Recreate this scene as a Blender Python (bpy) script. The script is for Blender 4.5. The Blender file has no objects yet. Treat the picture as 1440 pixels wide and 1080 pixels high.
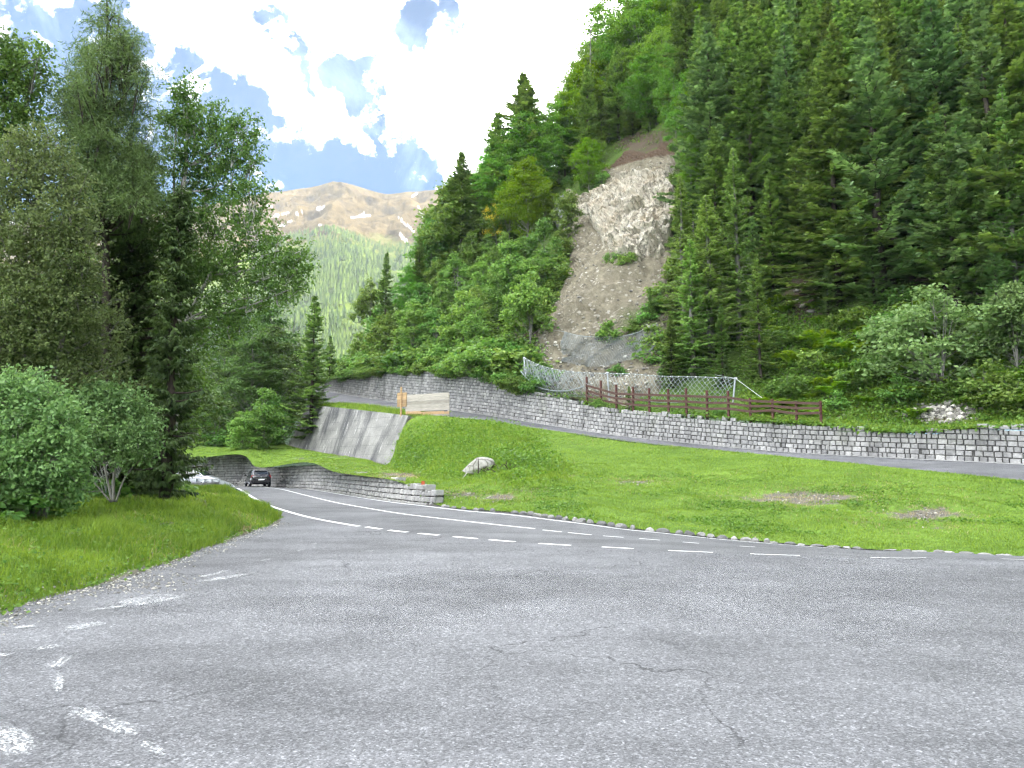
import bpy, math, random
import numpy as np
from mathutils import Vector
from mathutils.bvhtree import BVHTree
random.seed(7); RNG = np.random.default_rng(7)
R = math.radians
scene = bpy.context.scene
col = scene.collection
F_PX = 1040.0; PITCH = math.atan(115/1040); CAMH = 1.6
CP, SP = math.cos(PITCH), math.sin(PITCH)

# ------------------------------------------------------------------ camera
cd = bpy.data.cameras.new('camera'); cam = bpy.data.objects.new('camera', cd); col.objects.link(cam)
cam.location = (0, 0, CAMH); cam.rotation_euler = (R(90)+PITCH, 0, 0)
cd.sensor_width = 36; cd.lens = F_PX/1440*36; cd.clip_end = 9000; cd.clip_start = .05
scene.camera = cam

def ray(px, py):
    x = (px-720)/F_PX; v = (540-py)/F_PX
    return np.array([x, CP-SP*v, SP+CP*v])
def at(px, py, d):                      # photo pixel + distance ahead -> world point
    r = ray(px, py); return np.array([0, 0, CAMH]) + r*(d/r[1])
def at_z(px, py, z):
    r = ray(px, py); return np.array([0, 0, CAMH]) + r*((z-CAMH)/r[2])
def pix(p):                             # world -> photo pixel (arrays ok)
    p = np.asarray(p, float); x = p[..., 0]; y = p[..., 1]; z = p[..., 2]-CAMH
    f = y*CP+z*SP; u = -y*SP+z*CP
    f = np.where(f < .01, .01, f)
    return np.stack([720+F_PX*x/f, 540-F_PX*u/f], -1)

# ------------------------------------------------------------------ numeric helpers
def cr(P, m):                            # Catmull-Rom resample of (n,k) to (m,k)
    P = np.asarray(P, float); n = len(P)
    t = np.linspace(0, n-1, m); i = np.clip(t.astype(int), 0, n-2); f = (t-i)[:, None]
    g = lambda k: P[np.clip(k, 0, n-1)]
    a, b, c, d = g(i-1), g(i), g(i+1), g(i+2)
    return .5*((2*b)+(-a+c)*f+(2*a-5*b+4*c-d)*f**2+(-a+3*b-3*c+d)*f**3)
def _h(ix, iy, iz, s):
    n = (ix.astype(np.int64)*374761393+iy.astype(np.int64)*668265263+iz.astype(np.int64)*2147483647+s*1274126177) & 0xffffffff
    n = ((n ^ (n >> 13))*1274126177) & 0xffffffff
    n = n ^ (n >> 16)
    return (n & 0xffffff)/float(0xffffff)
def vnoise(p, s=0):
    p = np.asarray(p, float); i = np.floor(p); f = p-i; f = f*f*(3-2*f)
    r = 0
    for a in (0, 1):
        for b in (0, 1):
            for c in (0, 1):
                w = (f[..., 0] if a else 1-f[..., 0])*(f[..., 1] if b else 1-f[..., 1])*(f[..., 2] if c else 1-f[..., 2])
                r = r + w*_h(i[..., 0]+a, i[..., 1]+b, i[..., 2]+c, s)
    return r
def fbm(p, o=4, s=0, ridged=False):
    p = np.asarray(p, float); r = 0; a = .5; tot = 0
    for k in range(o):
        n = vnoise(p*2**k, s+k)
        if ridged: n = 1-np.abs(2*n-1)
        r = r+a*n; tot += a; a *= .5
    return r/tot
def inside(P, poly):                     # points (n,2) in polygon
    x, y = P[..., 0], P[..., 1]; r = np.zeros(x.shape, bool); n = len(poly)
    for i in range(n):
        (x1, y1), (x2, y2) = poly[i], poly[(i+1) % n]
        c = ((y1 > y) != (y2 > y)) & (x < (x2-x1)*(y-y1)/((y2-y1) or 1e-9)+x1)
        r ^= c
    return r
def pdist(P, poly):                      # distance to polygon outline, positive inside
    d = np.full(P.shape[:-1], 1e9); n = len(poly)
    for i in range(n):
        a = np.array(poly[i], float); b = np.array(poly[(i+1) % n], float); ab = b-a
        t = np.clip(((P-a)@ab)/max(ab@ab, 1e-9), 0, 1)
        d = np.minimum(d, np.linalg.norm(P-(a+t[..., None]*ab), axis=-1))
    return np.where(inside(P, poly), d, -d)

# ------------------------------------------------------------------ mesh helpers
def build(name, V, F4=None, F3=None, mats=(), fm=None, tint=None, vattr=None, smooth=False, parent=None, link=True):
    V = np.asarray(V, np.float32).reshape(-1, 3)
    q = np.asarray(F4, np.int32).reshape(-1, 4) if F4 is not None and len(F4) else np.zeros((0, 4), np.int32)
    t = np.asarray(F3, np.int32).reshape(-1, 3) if F3 is not None and len(F3) else np.zeros((0, 3), np.int32)
    me = bpy.data.meshes.new(name)
    me.vertices.add(len(V)); me.vertices.foreach_set('co', V.ravel())
    nl = q.size+t.size; npoly = len(q)+len(t)
    me.loops.add(nl); me.polygons.add(npoly)
    me.loops.foreach_set('vertex_index', np.concatenate([q.ravel(), t.ravel()]).astype(np.int32))
    ls = np.concatenate([np.arange(len(q))*4, q.size+np.arange(len(t))*3]).astype(np.int32)
    me.polygons.foreach_set('loop_start', ls)
    me.polygons.foreach_set('use_smooth', np.full(npoly, smooth))
    for m in (mats if isinstance(mats, (list, tuple)) else [mats]): me.materials.append(m)
    if fm is not None: me.polygons.foreach_set('material_index', np.asarray(fm, np.int32))
    if tint is not None:
        a = me.attributes.new('tint', 'FLOAT', 'FACE'); a.data.foreach_set('value', np.asarray(tint, np.float32))
    for k, v in (vattr or {}).items():
        a = me.attributes.new(k, 'FLOAT', 'POINT'); a.data.foreach_set('value', np.asarray(v, np.float32).ravel())
    me.update(calc_edges=True)
    if not link: return me
    o = bpy.data.objects.new(name, me); col.objects.link(o)
    if parent is not None: o.parent = parent
    return o
class MB:                                # collects shapes for ONE mesh
    def __init__(s): s.V = []; s.q = []; s.t = []; s.qt = []; s.tt = []; s.qm = []; s.tm = []; s.n = 0
    def add(s, V, q=(), t=(), tint=.5, m=0):
        V = np.asarray(V, float).reshape(-1, 3); s.V.append(V)
        q = np.asarray(q, int).reshape(-1, 4); t = np.asarray(t, int).reshape(-1, 3)
        if len(q): s.q.append(q+s.n); s.qt.append(np.broadcast_to(tint, (len(q),)).astype(float)); s.qm.append(np.full(len(q), m))
        if len(t): s.t.append(t+s.n); s.tt.append(np.broadcast_to(tint, (len(t),)).astype(float)); s.tm.append(np.full(len(t), m))
        s.n += len(V)
    def box(s, c, size, rz=0, tint=.5, m=0, M=None):
        x, y, z = np.array(size)/2
        V = np.array([(a*x, b*y, e*z) for a in (-1, 1) for b in (-1, 1) for e in (-1, 1)])
        if rz:
            ca, sa = math.cos(rz), math.sin(rz); V = V@np.array([[ca, sa, 0], [-sa, ca, 0], [0, 0, 1]])
        if M is not None: V = V@np.asarray(M).T
        s.add(V+np.array(c), [(0, 1, 3, 2), (4, 6, 7, 5), (0, 4, 5, 1), (2, 3, 7, 6), (0, 2, 6, 4), (1, 5, 7, 3)], tint=tint, m=m)
    def bar(s, a, b, w, h, tint=.5, m=0):    # box beam from a to b, h upright
        a = np.array(a, float); b = np.array(b, float); d = b-a; L = np.linalg.norm(d); d /= L
        up = np.array([0, 0, 1.]) if abs(d[2]) < .95 else np.array([0, 1., 0])
        sd = np.cross(d, up); sd /= np.linalg.norm(sd); up = np.cross(sd, d)
        s.box((a+b)/2, (L, w, h), M=np.stack([d, sd, up], 1), tint=tint, m=m)
    def tube(s, P, r, n=6, tint=.5, m=0, cap=True):
        V, q, t = tube(P, r, n, cap); s.add(V, q, t, tint, m)
    def build(s, name, mats, parent=None, smooth=False, vattr=None, link=True):
        V = np.concatenate(s.V); q = np.concatenate(s.q) if s.q else None; t = np.concatenate(s.t) if s.t else None
        ti = np.concatenate(s.qt+s.tt); fm = np.concatenate(s.qm+s.tm)
        return build(name, V, q, t, mats, fm, ti, vattr, smooth, parent, link)
def tube(P, r, n=6, cap=True):
    P = np.asarray(P, float); m = len(P); r = np.broadcast_to(r, (m,)).astype(float)
    T = np.gradient(P, axis=0); T /= np.linalg.norm(T, axis=1)[:, None]+1e-9
    ref = np.array([0, 0, 1.]) if abs(T[0][2]) < .9 else np.array([1., 0, 0])
    S = np.cross(T, ref); S /= np.linalg.norm(S, axis=1)[:, None]+1e-9; U = np.cross(S, T)
    a = np.arange(n)*2*np.pi/n
    V = (P[:, None]+r[:, None, None]*(np.cos(a)[None, :, None]*S[:, None]+np.sin(a)[None, :, None]*U[:, None])).reshape(-1, 3)
    i = np.arange(m-1)[:, None]*n; j = np.arange(n)[None]; k = (j+1) % n
    q = np.stack([i+j, i+k, i+n+k, i+n+j], -1).reshape(-1, 4)
    t = []
    if cap:
        V = np.concatenate([V, P[:1], P[-1:]]); b = m*n
        t = [(b, (x+1) % n, x) for x in range(n)]+[(b+1, (m-1)*n+x, (m-1)*n+(x+1) % n) for x in range(n)]
    return V, q, np.array(t, int).reshape(-1, 3)
def gridq(nr, nc):
    i = np.arange(nr-1)[:, None]*nc; j = np.arange(nc-1)[None]
    return np.stack([i+j, i+j+1, i+nc+j+1, i+nc+j], -1).reshape(-1, 4)
def tag(o, label=None, cat=None, group=None, kind=None):
    if label: o['label'] = label
    if cat: o['category'] = cat
    if group: o['group'] = group
    if kind: o['kind'] = kind
    return o
def thing(name, loc, label, cat, group=None, rz=0, s=None):
    o = bpy.data.objects.new(name, None); col.objects.link(o); o.location = loc; o.rotation_euler = (0, 0, rz)
    o.empty_display_size = .2
    if s is not None: o.scale = s
    return tag(o, label, cat, group)

# ------------------------------------------------------------------ materials
def nmat(name):
    m = bpy.data.materials.new(name); m.use_nodes = True; nt = m.node_tree; nt.nodes.clear()
    out = nt.nodes.new('ShaderNodeOutputMaterial'); return m, nt, out
def nd(nt, t, props=None, **ins):
    n = nt.nodes.new('ShaderNode'+t)
    for k, v in (props or {}).items(): setattr(n, k, v)
    for k, v in ins.items():
        key = int(k[1:]) if k[0] == '_' and k[1:].isdigit() else k.replace('_', ' ')
        s = n.inputs[key]
        if isinstance(v, bpy.types.NodeSocket): nt.links.new(v, s)
        else: s.default_value = v
    return n
def ramp(nt, fac, stops, interp='LINEAR'):
    n = nt.nodes.new('ShaderNodeValToRGB'); n.color_ramp.interpolation = interp
    e = n.color_ramp.elements
    while len(e) < len(stops): e.new(.5)
    for k, (p, c) in enumerate(stops):
        e[k].position = p; e[k].color = (*c, 1) if hasattr(c, '__len__') else (c, c, c, 1)
    nt.links.new(fac, n.inputs[0]); return n.outputs[0]
def mix(nt, f, a, b, mode='MIX'):
    n = nt.nodes.new('ShaderNodeMix'); n.data_type = 'RGBA'; n.blend_type = mode
    for k, v in ((0, f), (6, a), (7, b)):
        if isinstance(v, bpy.types.NodeSocket): nt.links.new(v, n.inputs[k])
        elif k == 0: n.inputs[0].default_value = v
        else: n.inputs[k].default_value = (*v, 1)
    return n.outputs[2]
def math_(nt, op, a, b=0, clamp=False):
    n = nt.nodes.new('ShaderNodeMath'); n.operation = op; n.use_clamp = clamp
    for s, v in ((n.inputs[0], a), (n.inputs[1], b)):
        if isinstance(v, bpy.types.NodeSocket): nt.links.new(v, s)
        else: s.default_value = v
    return n.outputs[0]
def coords(nt): return nd(nt, 'TexCoord').outputs['Object']
def noise(nt, vec, scale, detail=4, rough=.6, dist=0):
    return nd(nt, 'TexNoise', Vector=vec, Scale=scale, Detail=detail, Roughness=rough, Distortion=dist).outputs[0]
def attr(nt, name): return nd(nt, 'Attribute', {'attribute_name': name}).outputs['Fac']
def bump(nt, h, strength=.5, dist=.02):
    return nd(nt, 'Bump', Height=h, Strength=strength, Distance=dist).outputs[0]
def prin(nt, out, color, rough=.8, spec=.3, normal=None, metal=0):
    b = nd(nt, 'BsdfPrincipled', Roughness=rough, Metallic=metal)
    b.inputs['Specular IOR Level'].default_value = spec
    if isinstance(color, bpy.types.NodeSocket): nt.links.new(color, b.inputs['Base Color'])
    else: b.inputs['Base Color'].default_value = (*color, 1)
    if normal is not None: nt.links.new(normal, b.inputs['Normal'])
    nt.links.new(b.outputs[0], out.inputs[0]); return b
def stretch(nt, vec, s):
    return nd(nt, 'Mapping', Vector=vec, Scale=s).outputs[0]
def simple(name, c, rough=.6, spec=.4, metal=0, var=.25, scale=6):
    m, nt, out = nmat(name); v = coords(nt)
    n = noise(nt, v, scale, 5)
    c2 = tuple(x*(1-var) for x in c); c3 = tuple(min(1, x*(1+var)) for x in c)
    prin(nt, out, ramp(nt, n, [(.3, c2), (.7, c3)]), rough, spec, bump(nt, n, .25, .01), metal); return m

def m_leaf(name, dark, light, trans=.3, rough=.55, hue=.03, val=.35):
    m, nt, out = nmat(name)
    c = ramp(nt, attr(nt, 'tint'), [(0, dark), (1, light)])
    oi = nd(nt, 'ObjectInfo').outputs['Random']
    h = math_(nt, 'ADD', math_(nt, 'MULTIPLY', math_(nt, 'SUBTRACT', oi, .5), hue), .5)
    v = math_(nt, 'ADD', math_(nt, 'MULTIPLY', math_(nt, 'FRACT', math_(nt, 'MULTIPLY', oi, 7.31)), val), 1-val/2)
    c = nd(nt, 'HueSaturation', Hue=h, Value=v, Color=c).outputs[0]
    p = nd(nt, 'BsdfPrincipled', Base_Color=c, Roughness=rough); p.inputs['Specular IOR Level'].default_value = .25
    ct = nd(nt, 'HueSaturation', Hue=.485, Saturation=1.1, Value=1.3, Color=c).outputs[0]
    t = nd(nt, 'BsdfTranslucent', Color=ct)
    ms = nd(nt, 'MixShader', _0=trans, _1=p.outputs[0], _2=t.outputs[0])
    nt.links.new(ms.outputs[0], out.inputs[0]); return m
def m_bark(name, c):
    m, nt, out = nmat(name); v = stretch(nt, coords(nt), (6, 6, 1.2)); n = noise(nt, v, 2.2, 6, .7)
    prin(nt, out, ramp(nt, n, [(.3, tuple(x*.5 for x in c)), (.7, tuple(x*1.35 for x in c))]), .9, .1, bump(nt, n, .8, .03)); return m

def m_asphalt(name, base, speck, crackk=1.0, fine=1.0):
    m, nt, out = nmat(name); v = coords(nt)
    big = noise(nt, v, .16, 5, .55, .6); mid = noise(nt, v, .9, 5, .65)
    wet = noise(nt, stretch(nt, v, (.35, 1.1, 1)), .5, 4, .5, 1.2)
    st = nd(nt, 'TexVoronoi', Vector=v, Scale=85*fine).outputs['Color']
    sv = nd(nt, 'SeparateColor', Color=st).outputs[0]
    st2 = nd(nt, 'TexVoronoi', Vector=v, Scale=38*fine).outputs['Color']; sv2 = nd(nt, 'SeparateColor', Color=st2).outputs[1]
    fine_n = noise(nt, v, 150, 2, .6)
    c = ramp(nt, big, [(.3, tuple(x*.74 for x in base)), (.5, base), (.7, tuple(x*1.2 for x in base))])
    c = mix(nt, .75, c, ramp(nt, mid, [(.3, .72), (.7, 1.2)]), 'MULTIPLY')
    c = mix(nt, .85, c, ramp(nt, wet, [(.34, .76), (.5, .99), (.7, 1.08)]), 'MULTIPLY')
    c = mix(nt, 1.0, c, ramp(nt, sv, [(0, .58), (.5, .92), (.78, 1.04), (.92, 1.45), (1, 1.85)]), 'MULTIPLY')
    c = mix(nt, speck, c, ramp(nt, sv2, [(.0, .75), (.6, 1.0), (.92, 1.22), (1, 1.5)]), 'MULTIPLY')
    # cracks
    wv = nd(nt, 'MixRGB' if False else 'VectorMath', {'operation': 'ADD'}, _0=v, _1=nd(nt, 'VectorMath', {'operation': 'SCALE'}, _0=nd(nt, 'TexNoise', Vector=v, Scale=1.6, Detail=6.).outputs[1], Scale=1.1).outputs[0]).outputs[0]
    ed = nd(nt, 'TexVoronoi', {'feature': 'DISTANCE_TO_EDGE'}, Vector=wv, Scale=.42).outputs[0]
    area = ramp(nt, noise(nt, v, .22, 3, .5), [(.46, 0), (.56, 1)])
    cr_ = math_(nt, 'MULTIPLY', ramp(nt, ed, [(0, 1), (.009, 0)]), area)
    c = mix(nt, math_(nt, 'MULTIPLY', cr_, .75*crackk), c, (.012, .012, .013))
    hgt = math_(nt, 'ADD', math_(nt, 'MULTIPLY', sv, .6), fine_n)
    prin(nt, out, c, .82, .28, bump(nt, hgt, .55, .006)); return m

def m_stone(name, stops, stain=.5, streak=False):
    m, nt, out = nmat(name); v = coords(nt)
    c = ramp(nt, attr(nt, 'tint'), stops)
    n = noise(nt, v, 5, 6, .7); n2 = noise(nt, v, .6, 5, .6)
    c = mix(nt, .8, c, ramp(nt, n, [(.25, .6), (.75, 1.35)]), 'MULTIPLY')
    sn = noise(nt, stretch(nt, v, (1, 1, .12)), 1.1, 5, .65)
    c = mix(nt, stain, c, ramp(nt, sn, [(.32, .38), (.5, 1), (.75, 1.25)]), 'MULTIPLY')
    c = mix(nt, ramp(nt, n2, [(.55, 0), (.75, .3)]), c, (.11, .12, .055))
    if streak:
        w = noise(nt, stretch(nt, v, (3, 3, .16)), 1.0, 6, .7)
        c = mix(nt, ramp(nt, w, [(.58, 0), (.72, .55)]), c, (.62, .61, .58))
    prin(nt, out, c, .9, .15, bump(nt, n, .7, .03)); return m

M = {}
M['lot'] = m_asphalt('worn_asphalt', (.158, .159, .165), .8)
M['road'] = m_asphalt('road_asphalt', (.142, .143, .147), .25, .15, 1.4)
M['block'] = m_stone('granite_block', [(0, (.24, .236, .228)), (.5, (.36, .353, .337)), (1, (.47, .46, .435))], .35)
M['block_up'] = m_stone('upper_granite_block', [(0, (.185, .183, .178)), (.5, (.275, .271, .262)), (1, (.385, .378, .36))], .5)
M['mortar'] = simple('dark_joint', (.07, .068, .064), .95, .1)
M['concrete'] = None
def m_concrete():
    m, nt, out = nmat('stained_concrete'); v = coords(nt)
    a = noise(nt, v, .5, 5, .6); c = ramp(nt, a, [(.3, (.16, .157, .148)), (.7, (.29, .283, .265))])
    uv = nd(nt, 'CombineXYZ', X=attr(nt, 'wu'), Y=attr(nt, 'wv'), Z=0.).outputs[0]; d = noise(nt, stretch(nt, uv, (.42, .1, 1)), 1.0, 5, .6)
    c = mix(nt, ramp(nt, d, [(.49, 0), (.6, .75)]), c, (.045, .047, .052))
    w = noise(nt, stretch(nt, uv, (4.2, .45, 1)), 1.0, 6, .75)
    area = ramp(nt, noise(nt, stretch(nt, uv, (1, .4, 1)), .35, 2, .5), [(.38, .1), (.55, 1)])
    c = mix(nt, math_(nt, 'MULTIPLY', ramp(nt, w, [(.57, 0), (.66, .8)]), area), c, (.66, .65, .62))
    f = noise(nt, v, 7, 5, .7)
    c = mix(nt, .7, c, ramp(nt, f, [(.3, .7), (.7, 1.25)]), 'MULTIPLY')
    sz = nd(nt, 'SeparateXYZ', Vector=v).outputs[2]
    ln = math_(nt, 'LESS_THAN', math_(nt, 'FRACT', math_(nt, 'MULTIPLY', sz, 1.15)), .035)
    c = mix(nt, math_(nt, 'MULTIPLY', ln, .45), c, (.06, .06, .06))
    prin(nt, out, c, .9, .15, bump(nt, f, .5, .03)); return m
M['concrete'] = m_concrete()
def m_paint(name, c, wear=.35, scale=9):
    m, nt, out = nmat(name); v = coords(nt)
    n = noise(nt, v, scale, 6, .8); a = ramp(nt, n, [(wear, 0), (wear+.1, 1)])
    cc = ramp(nt, noise(nt, v, 3, 4), [(.3, tuple(x*.8 for x in c)), (.7, c)])
    p = nd(nt, 'BsdfPrincipled', Base_Color=cc, Roughness=.7)
    tr = nd(nt, 'BsdfTransparent'); ms = nd(nt, 'MixShader', _0=a, _1=tr.outputs[0], _2=p.outputs[0])
    nt.links.new(ms.outputs[0], out.inputs[0]); return m
M['paint'] = m_paint('road_paint', (.78, .78, .76), .33)
M['smear'] = m_paint('worn_white_paint', (.8, .8, .78), .47, 5)
def m_smear():                            # paint scraped on the coarse asphalt: reads 'mask' per vertex
    m, nt, out = nmat('scraped_white_paint'); v = coords(nt)
    n = noise(nt, v, 22, 6, .85); n2 = noise(nt, stretch(nt, v, (1.0, .45, 1)), 3.0, 5, .7)
    s = math_(nt, 'ADD', math_(nt, 'MULTIPLY', n, .5), math_(nt, 'MULTIPLY', n2, .6))
    s = math_(nt, 'ADD', math_(nt, 'ADD', s, math_(nt, 'MULTIPLY', attr(nt, 'stripe'), .07)), math_(nt, 'MULTIPLY', math_(nt, 'SUBTRACT', attr(nt, 'mask'), 1), .55))
    sv = nd(nt, 'SeparateColor', Color=nd(nt, 'TexVoronoi', Vector=v, Scale=70.).outputs['Color']).outputs[0]
    s = math_(nt, 'ADD', s, math_(nt, 'MULTIPLY', math_(nt, 'SUBTRACT', sv, .5), .34))
    a = ramp(nt, s, [(.49, 0), (.78, .7)])
    p = nd(nt, 'BsdfPrincipled', Base_Color=(.74, .75, .74, 1), Roughness=.8)
    tr = nd(nt, 'BsdfTransparent'); ms = nd(nt, 'MixShader', _0=a, _1=tr.outputs[0], _2=p.outputs[0])
    nt.links.new(ms.outputs[0], out.inputs[0]); return m
M['smear'] = m_smear()
def m_turf(name, g1, g2, soil, hill=False):
    m, nt, out = nmat(name); v = coords(nt)
    a = noise(nt, v, .35, 5, .6); b = noise(nt, v, 3.5, 5, .7)
    c = ramp(nt, a, [(.3, g1), (.7, g2)])
    c = mix(nt, .8, c, ramp(nt, b, [(.25, .55), (.75, 1.4)]), 'MULTIPLY')
    sb = ramp(nt, noise(nt, v, 6, 6, .75), [(.25, tuple(x*.45 for x in soil)), (.6, soil), (.85, tuple(min(1, x*1.7) for x in soil))])
    mk = math_(nt, 'ADD', attr(nt, 'soil'), math_(nt, 'MULTIPLY', math_(nt, 'SUBTRACT', noise(nt, v, .9, 7, .75), .5), 1.5))
    c = mix(nt, ramp(nt, mk, [(.42, 0), (.6, 1)]), c, sb)
    prin(nt, out, c, .95, .1, bump(nt, b, .8, .06)); return m
M['turf'] = m_turf('meadow_turf', (.085, .15, .024), (.135, .215, .034), (.165, .152, .118))
M['floor'] = m_turf('forest_floor', (.05, .085, .02), (.085, .13, .03), (.10, .078, .055))
M['scar'] = None
def m_scar():
    m, nt, out = nmat('bare_slide_soil'); v = coords(nt)
    n = noise(nt, v, 1.2, 7, .75); f = noise(nt, v, 6, 6, .75)
    soil = ramp(nt, n, [(.25, (.10, .085, .058)), (.55, (.185, .165, .118)), (.8, (.275, .252, .195))])
    st = nd(nt, 'TexVoronoi', Vector=v, Scale=4.).outputs['Color']; sv = nd(nt, 'SeparateColor', Color=st).outputs[0]
    soil = mix(nt, ramp(nt, sv, [(.93, 0), (.97, .5)]), soil, (.45, .43, .39))
    soil = mix(nt, .8, soil, ramp(nt, noise(nt, stretch(nt, v, (1, .45, .25)), .9, 6, .7), [(.3, .6), (.5, 1), (.7, 1.4)]), 'MULTIPLY')
    top = ramp(nt, f, [(.3, (.045, .032, .022)), (.7, (.13, .09, .06))])
    c = mix(nt, ramp(nt, math_(nt, 'ADD', attr(nt, 'brown'), math_(nt, 'MULTIPLY', math_(nt, 'SUBTRACT', n, .5), .6)), [(.4, 0), (.6, 1)]), soil, top)
    g = ramp(nt, math_(nt, 'ADD', attr(nt, 'green'), math_(nt, 'MULTIPLY', math_(nt, 'SUBTRACT', f, .5), 1.1)), [(.45, 0), (.65, .85)])
    c = mix(nt, g, c, (.06, .085, .025))
    prin(nt, out, c, .95, .1, bump(nt, f, .9, .15)); return m
M['scar'] = m_scar()
def m_rock(name, stops, gold=.3):
    m, nt, out = nmat(name); v = coords(nt)
    n = noise(nt, v, .9, 7, .7); f = noise(nt, stretch(nt, v, (1, 1, .5)), 4.5, 7, .78)
    c = ramp(nt, n, stops)
    c = mix(nt, .9, c, ramp(nt, f, [(.3, .3), (.45, .9), (.75, 1.25)]), 'MULTIPLY')
    ck = nd(nt, 'TexVoronoi', {'feature': 'DISTANCE_TO_EDGE'}, Vector=nd(nt, 'VectorMath', {'operation': 'ADD'}, _0=stretch(nt, v, (1, 1, .45)), _1=nd(nt, 'TexNoise', Vector=v, Scale=1.1, Detail=4.).outputs[1]).outputs[0], Scale=.85).outputs[0]
    c = mix(nt, math_(nt, 'MULTIPLY', ramp(nt, ck, [(0, 1), (.055, 0)]), .75), c, (.10, .088, .07))
    r = noise(nt, v, .4, 4, .6); c = mix(nt, ramp(nt, r, [(.5, 0), (.7, gold)]), c, (.36, .25, .13))
    prin(nt, out, c, .9, .15, bump(nt, f, 1.0, .2)); return m
M['rock'] = m_rock('pale_broken_rock', [(.3, (.35, .31, .24)), (.55, (.49, .45, .365)), (.75, (.6, .56, .47))])
M['boulder'] = m_rock('pale_boulder', [(.3, (.42, .4, .36)), (.7, (.62, .6, .55))], .25)
M['greyrock'] = m_rock('grey_rock', [(.3, (.16, .17, .18)), (.7, (.33, .34, .35))], .1)
M['steel'] = simple('galvanised_steel', (.44, .46, .48), .42, .5, .75, .15)
M['wire'] = simple('net_wire', (.24, .27, .27), .5, .4, .3, .1)
M['redwood'] = simple('red_brown_timber', (.078, .043, .033), .75, .25, 0, .35, 9)
M['rust'] = simple('dark_red_post', (.085, .032, .026), .7, .3, 0, .3, 9)
def m_wood(name, c):
    m, nt, out = nmat(name); v = stretch(nt, coords(nt), (.6, .6, 9)); n = noise(nt, v, 2.5, 6, .65)
    cc = ramp(nt, n, [(.25, tuple(x*.6 for x in c)), (.75, tuple(min(1, x*1.3) for x in c))])
    cc = mix(nt, .9, cc, ramp(nt, attr(nt, 'tint'), [(0, .65), (1, 1.3)]), 'MULTIPLY')
    prin(nt, out, cc, .8, .2, bump(nt, n, .4, .01)); return m
M['greywood'] = m_wood('weathered_plank', (.40, .365, .315)); M['newwood'] = m_wood('fresh_plank', (.46, .31, .17))
# ================================================================== the main road, lot, verge
def S(kind, *a): return at_z(*a) if kind == 'z' else at(*a)
N_ = [np.array((24, 6.5, .0)), np.array((16, 9.6, .0)), at_z(1440, 787.5, 0), at_z(1263, 785.5, 0), at_z(1090, 781, 0), at_z(970, 776.5, 0), at_z(868, 771.5, 0),
      at_z(780, 767, 0), at_z(706, 762, 0), at_z(603, 753, 0), at_z(525, 744.5, 0), at_z(440, 730, 0), at_z(395, 718, 0), at_z(365, 707, 0), at_z(345, 695, 0),
      at(332, 687, 52), at(316, 684.2, 59), at(290, 683.4, 63), at(255, 683.2, 65), at(190, 684, 65)]
F_ = [np.array((27, 12.5, -.6)), np.array((19, 15.5, -.62)), at(1348, 778, 18.2), at(1217, 773.5, 18.6), at(1092, 764.5, 19), at(1010, 757.5, 19.6), at(938, 749.5, 20.2),
      at(880, 743.5, 20.6), at(834, 737, 21), at(772, 729, 22), at(724, 723, 23.5), at(660, 717.5, 26.2), at(608, 711.5, 29.4), at(554, 705.5, 34.5), at(496, 697, 44),
      at(452, 690, 54), at(419, 686.3, 64), at(380, 684.5, 71), at(300, 684.3, 75), at(190, 685.5, 76)]
NS = 260
Nc = cr(N_, NS); Fc = cr(F_, NS); Npx = pix(Nc)
def across(c, dz=0): 
    P = Nc*(1-c)+Fc*c; P = P.copy(); P[:, 2] += dz; return P
C_ = np.linspace(0, 1, 9)
rv = np.stack([across(c) for c in C_], 1)
tag(build('main_road', rv.reshape(-1, 3), gridq(NS, 9)[:, ::-1], mats=M['road'], smooth=True), kind='structure')
# painted markings, laid 5 mm above the asphalt
pm = MB()
def stripe(c, w, pa, pb, dz=.005):
    P = across(c); px = pix(P)[:, 0]; order = np.argsort(-px)
    t = np.interp([pb, pa], np.sort(px), np.argsort(px).astype(float))
    u = np.linspace(t[0], t[1], max(3, int(abs(t[1]-t[0])*2)+2))
    f = lambda A: np.stack([np.interp(u, np.arange(NS), A[:, k]) for k in range(3)], 1)
    wd = np.linalg.norm(f(Fc)-f(Nc), axis=1)
    n = (f(Fc)-f(Nc))/wd[:, None]
    B = f(P); V = np.concatenate([B-n*w/2, B+n*w/2]); V[:, 2] += dz; m = len(u)
    pm.add(V, [(i, m+i, m+i+1, i+1) for i in range(m-1)])
px_mono = 330
for a, b in ((515, 536), (547, 573), (589, 617), (638, 671), (688, 724), (758, 803), (846, 891), (940, 1003), (1055, 1125), (1224, 1302), (1408, 1440)):
    stripe(.03, .17, a, b)
stripe(.02, .17, 333, 505)
stripe(.54, .13, 372, 752)
for a, b in ((763, 790), (799, 832), (848, 877), (899, 928), (960, 983), (1040, 1062)): stripe(.52, .11, a, b)
stripe(.95, .13, 432, 1165)
o = pm.build('road_marking', M['paint']); tag(o, kind='structure')
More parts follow.
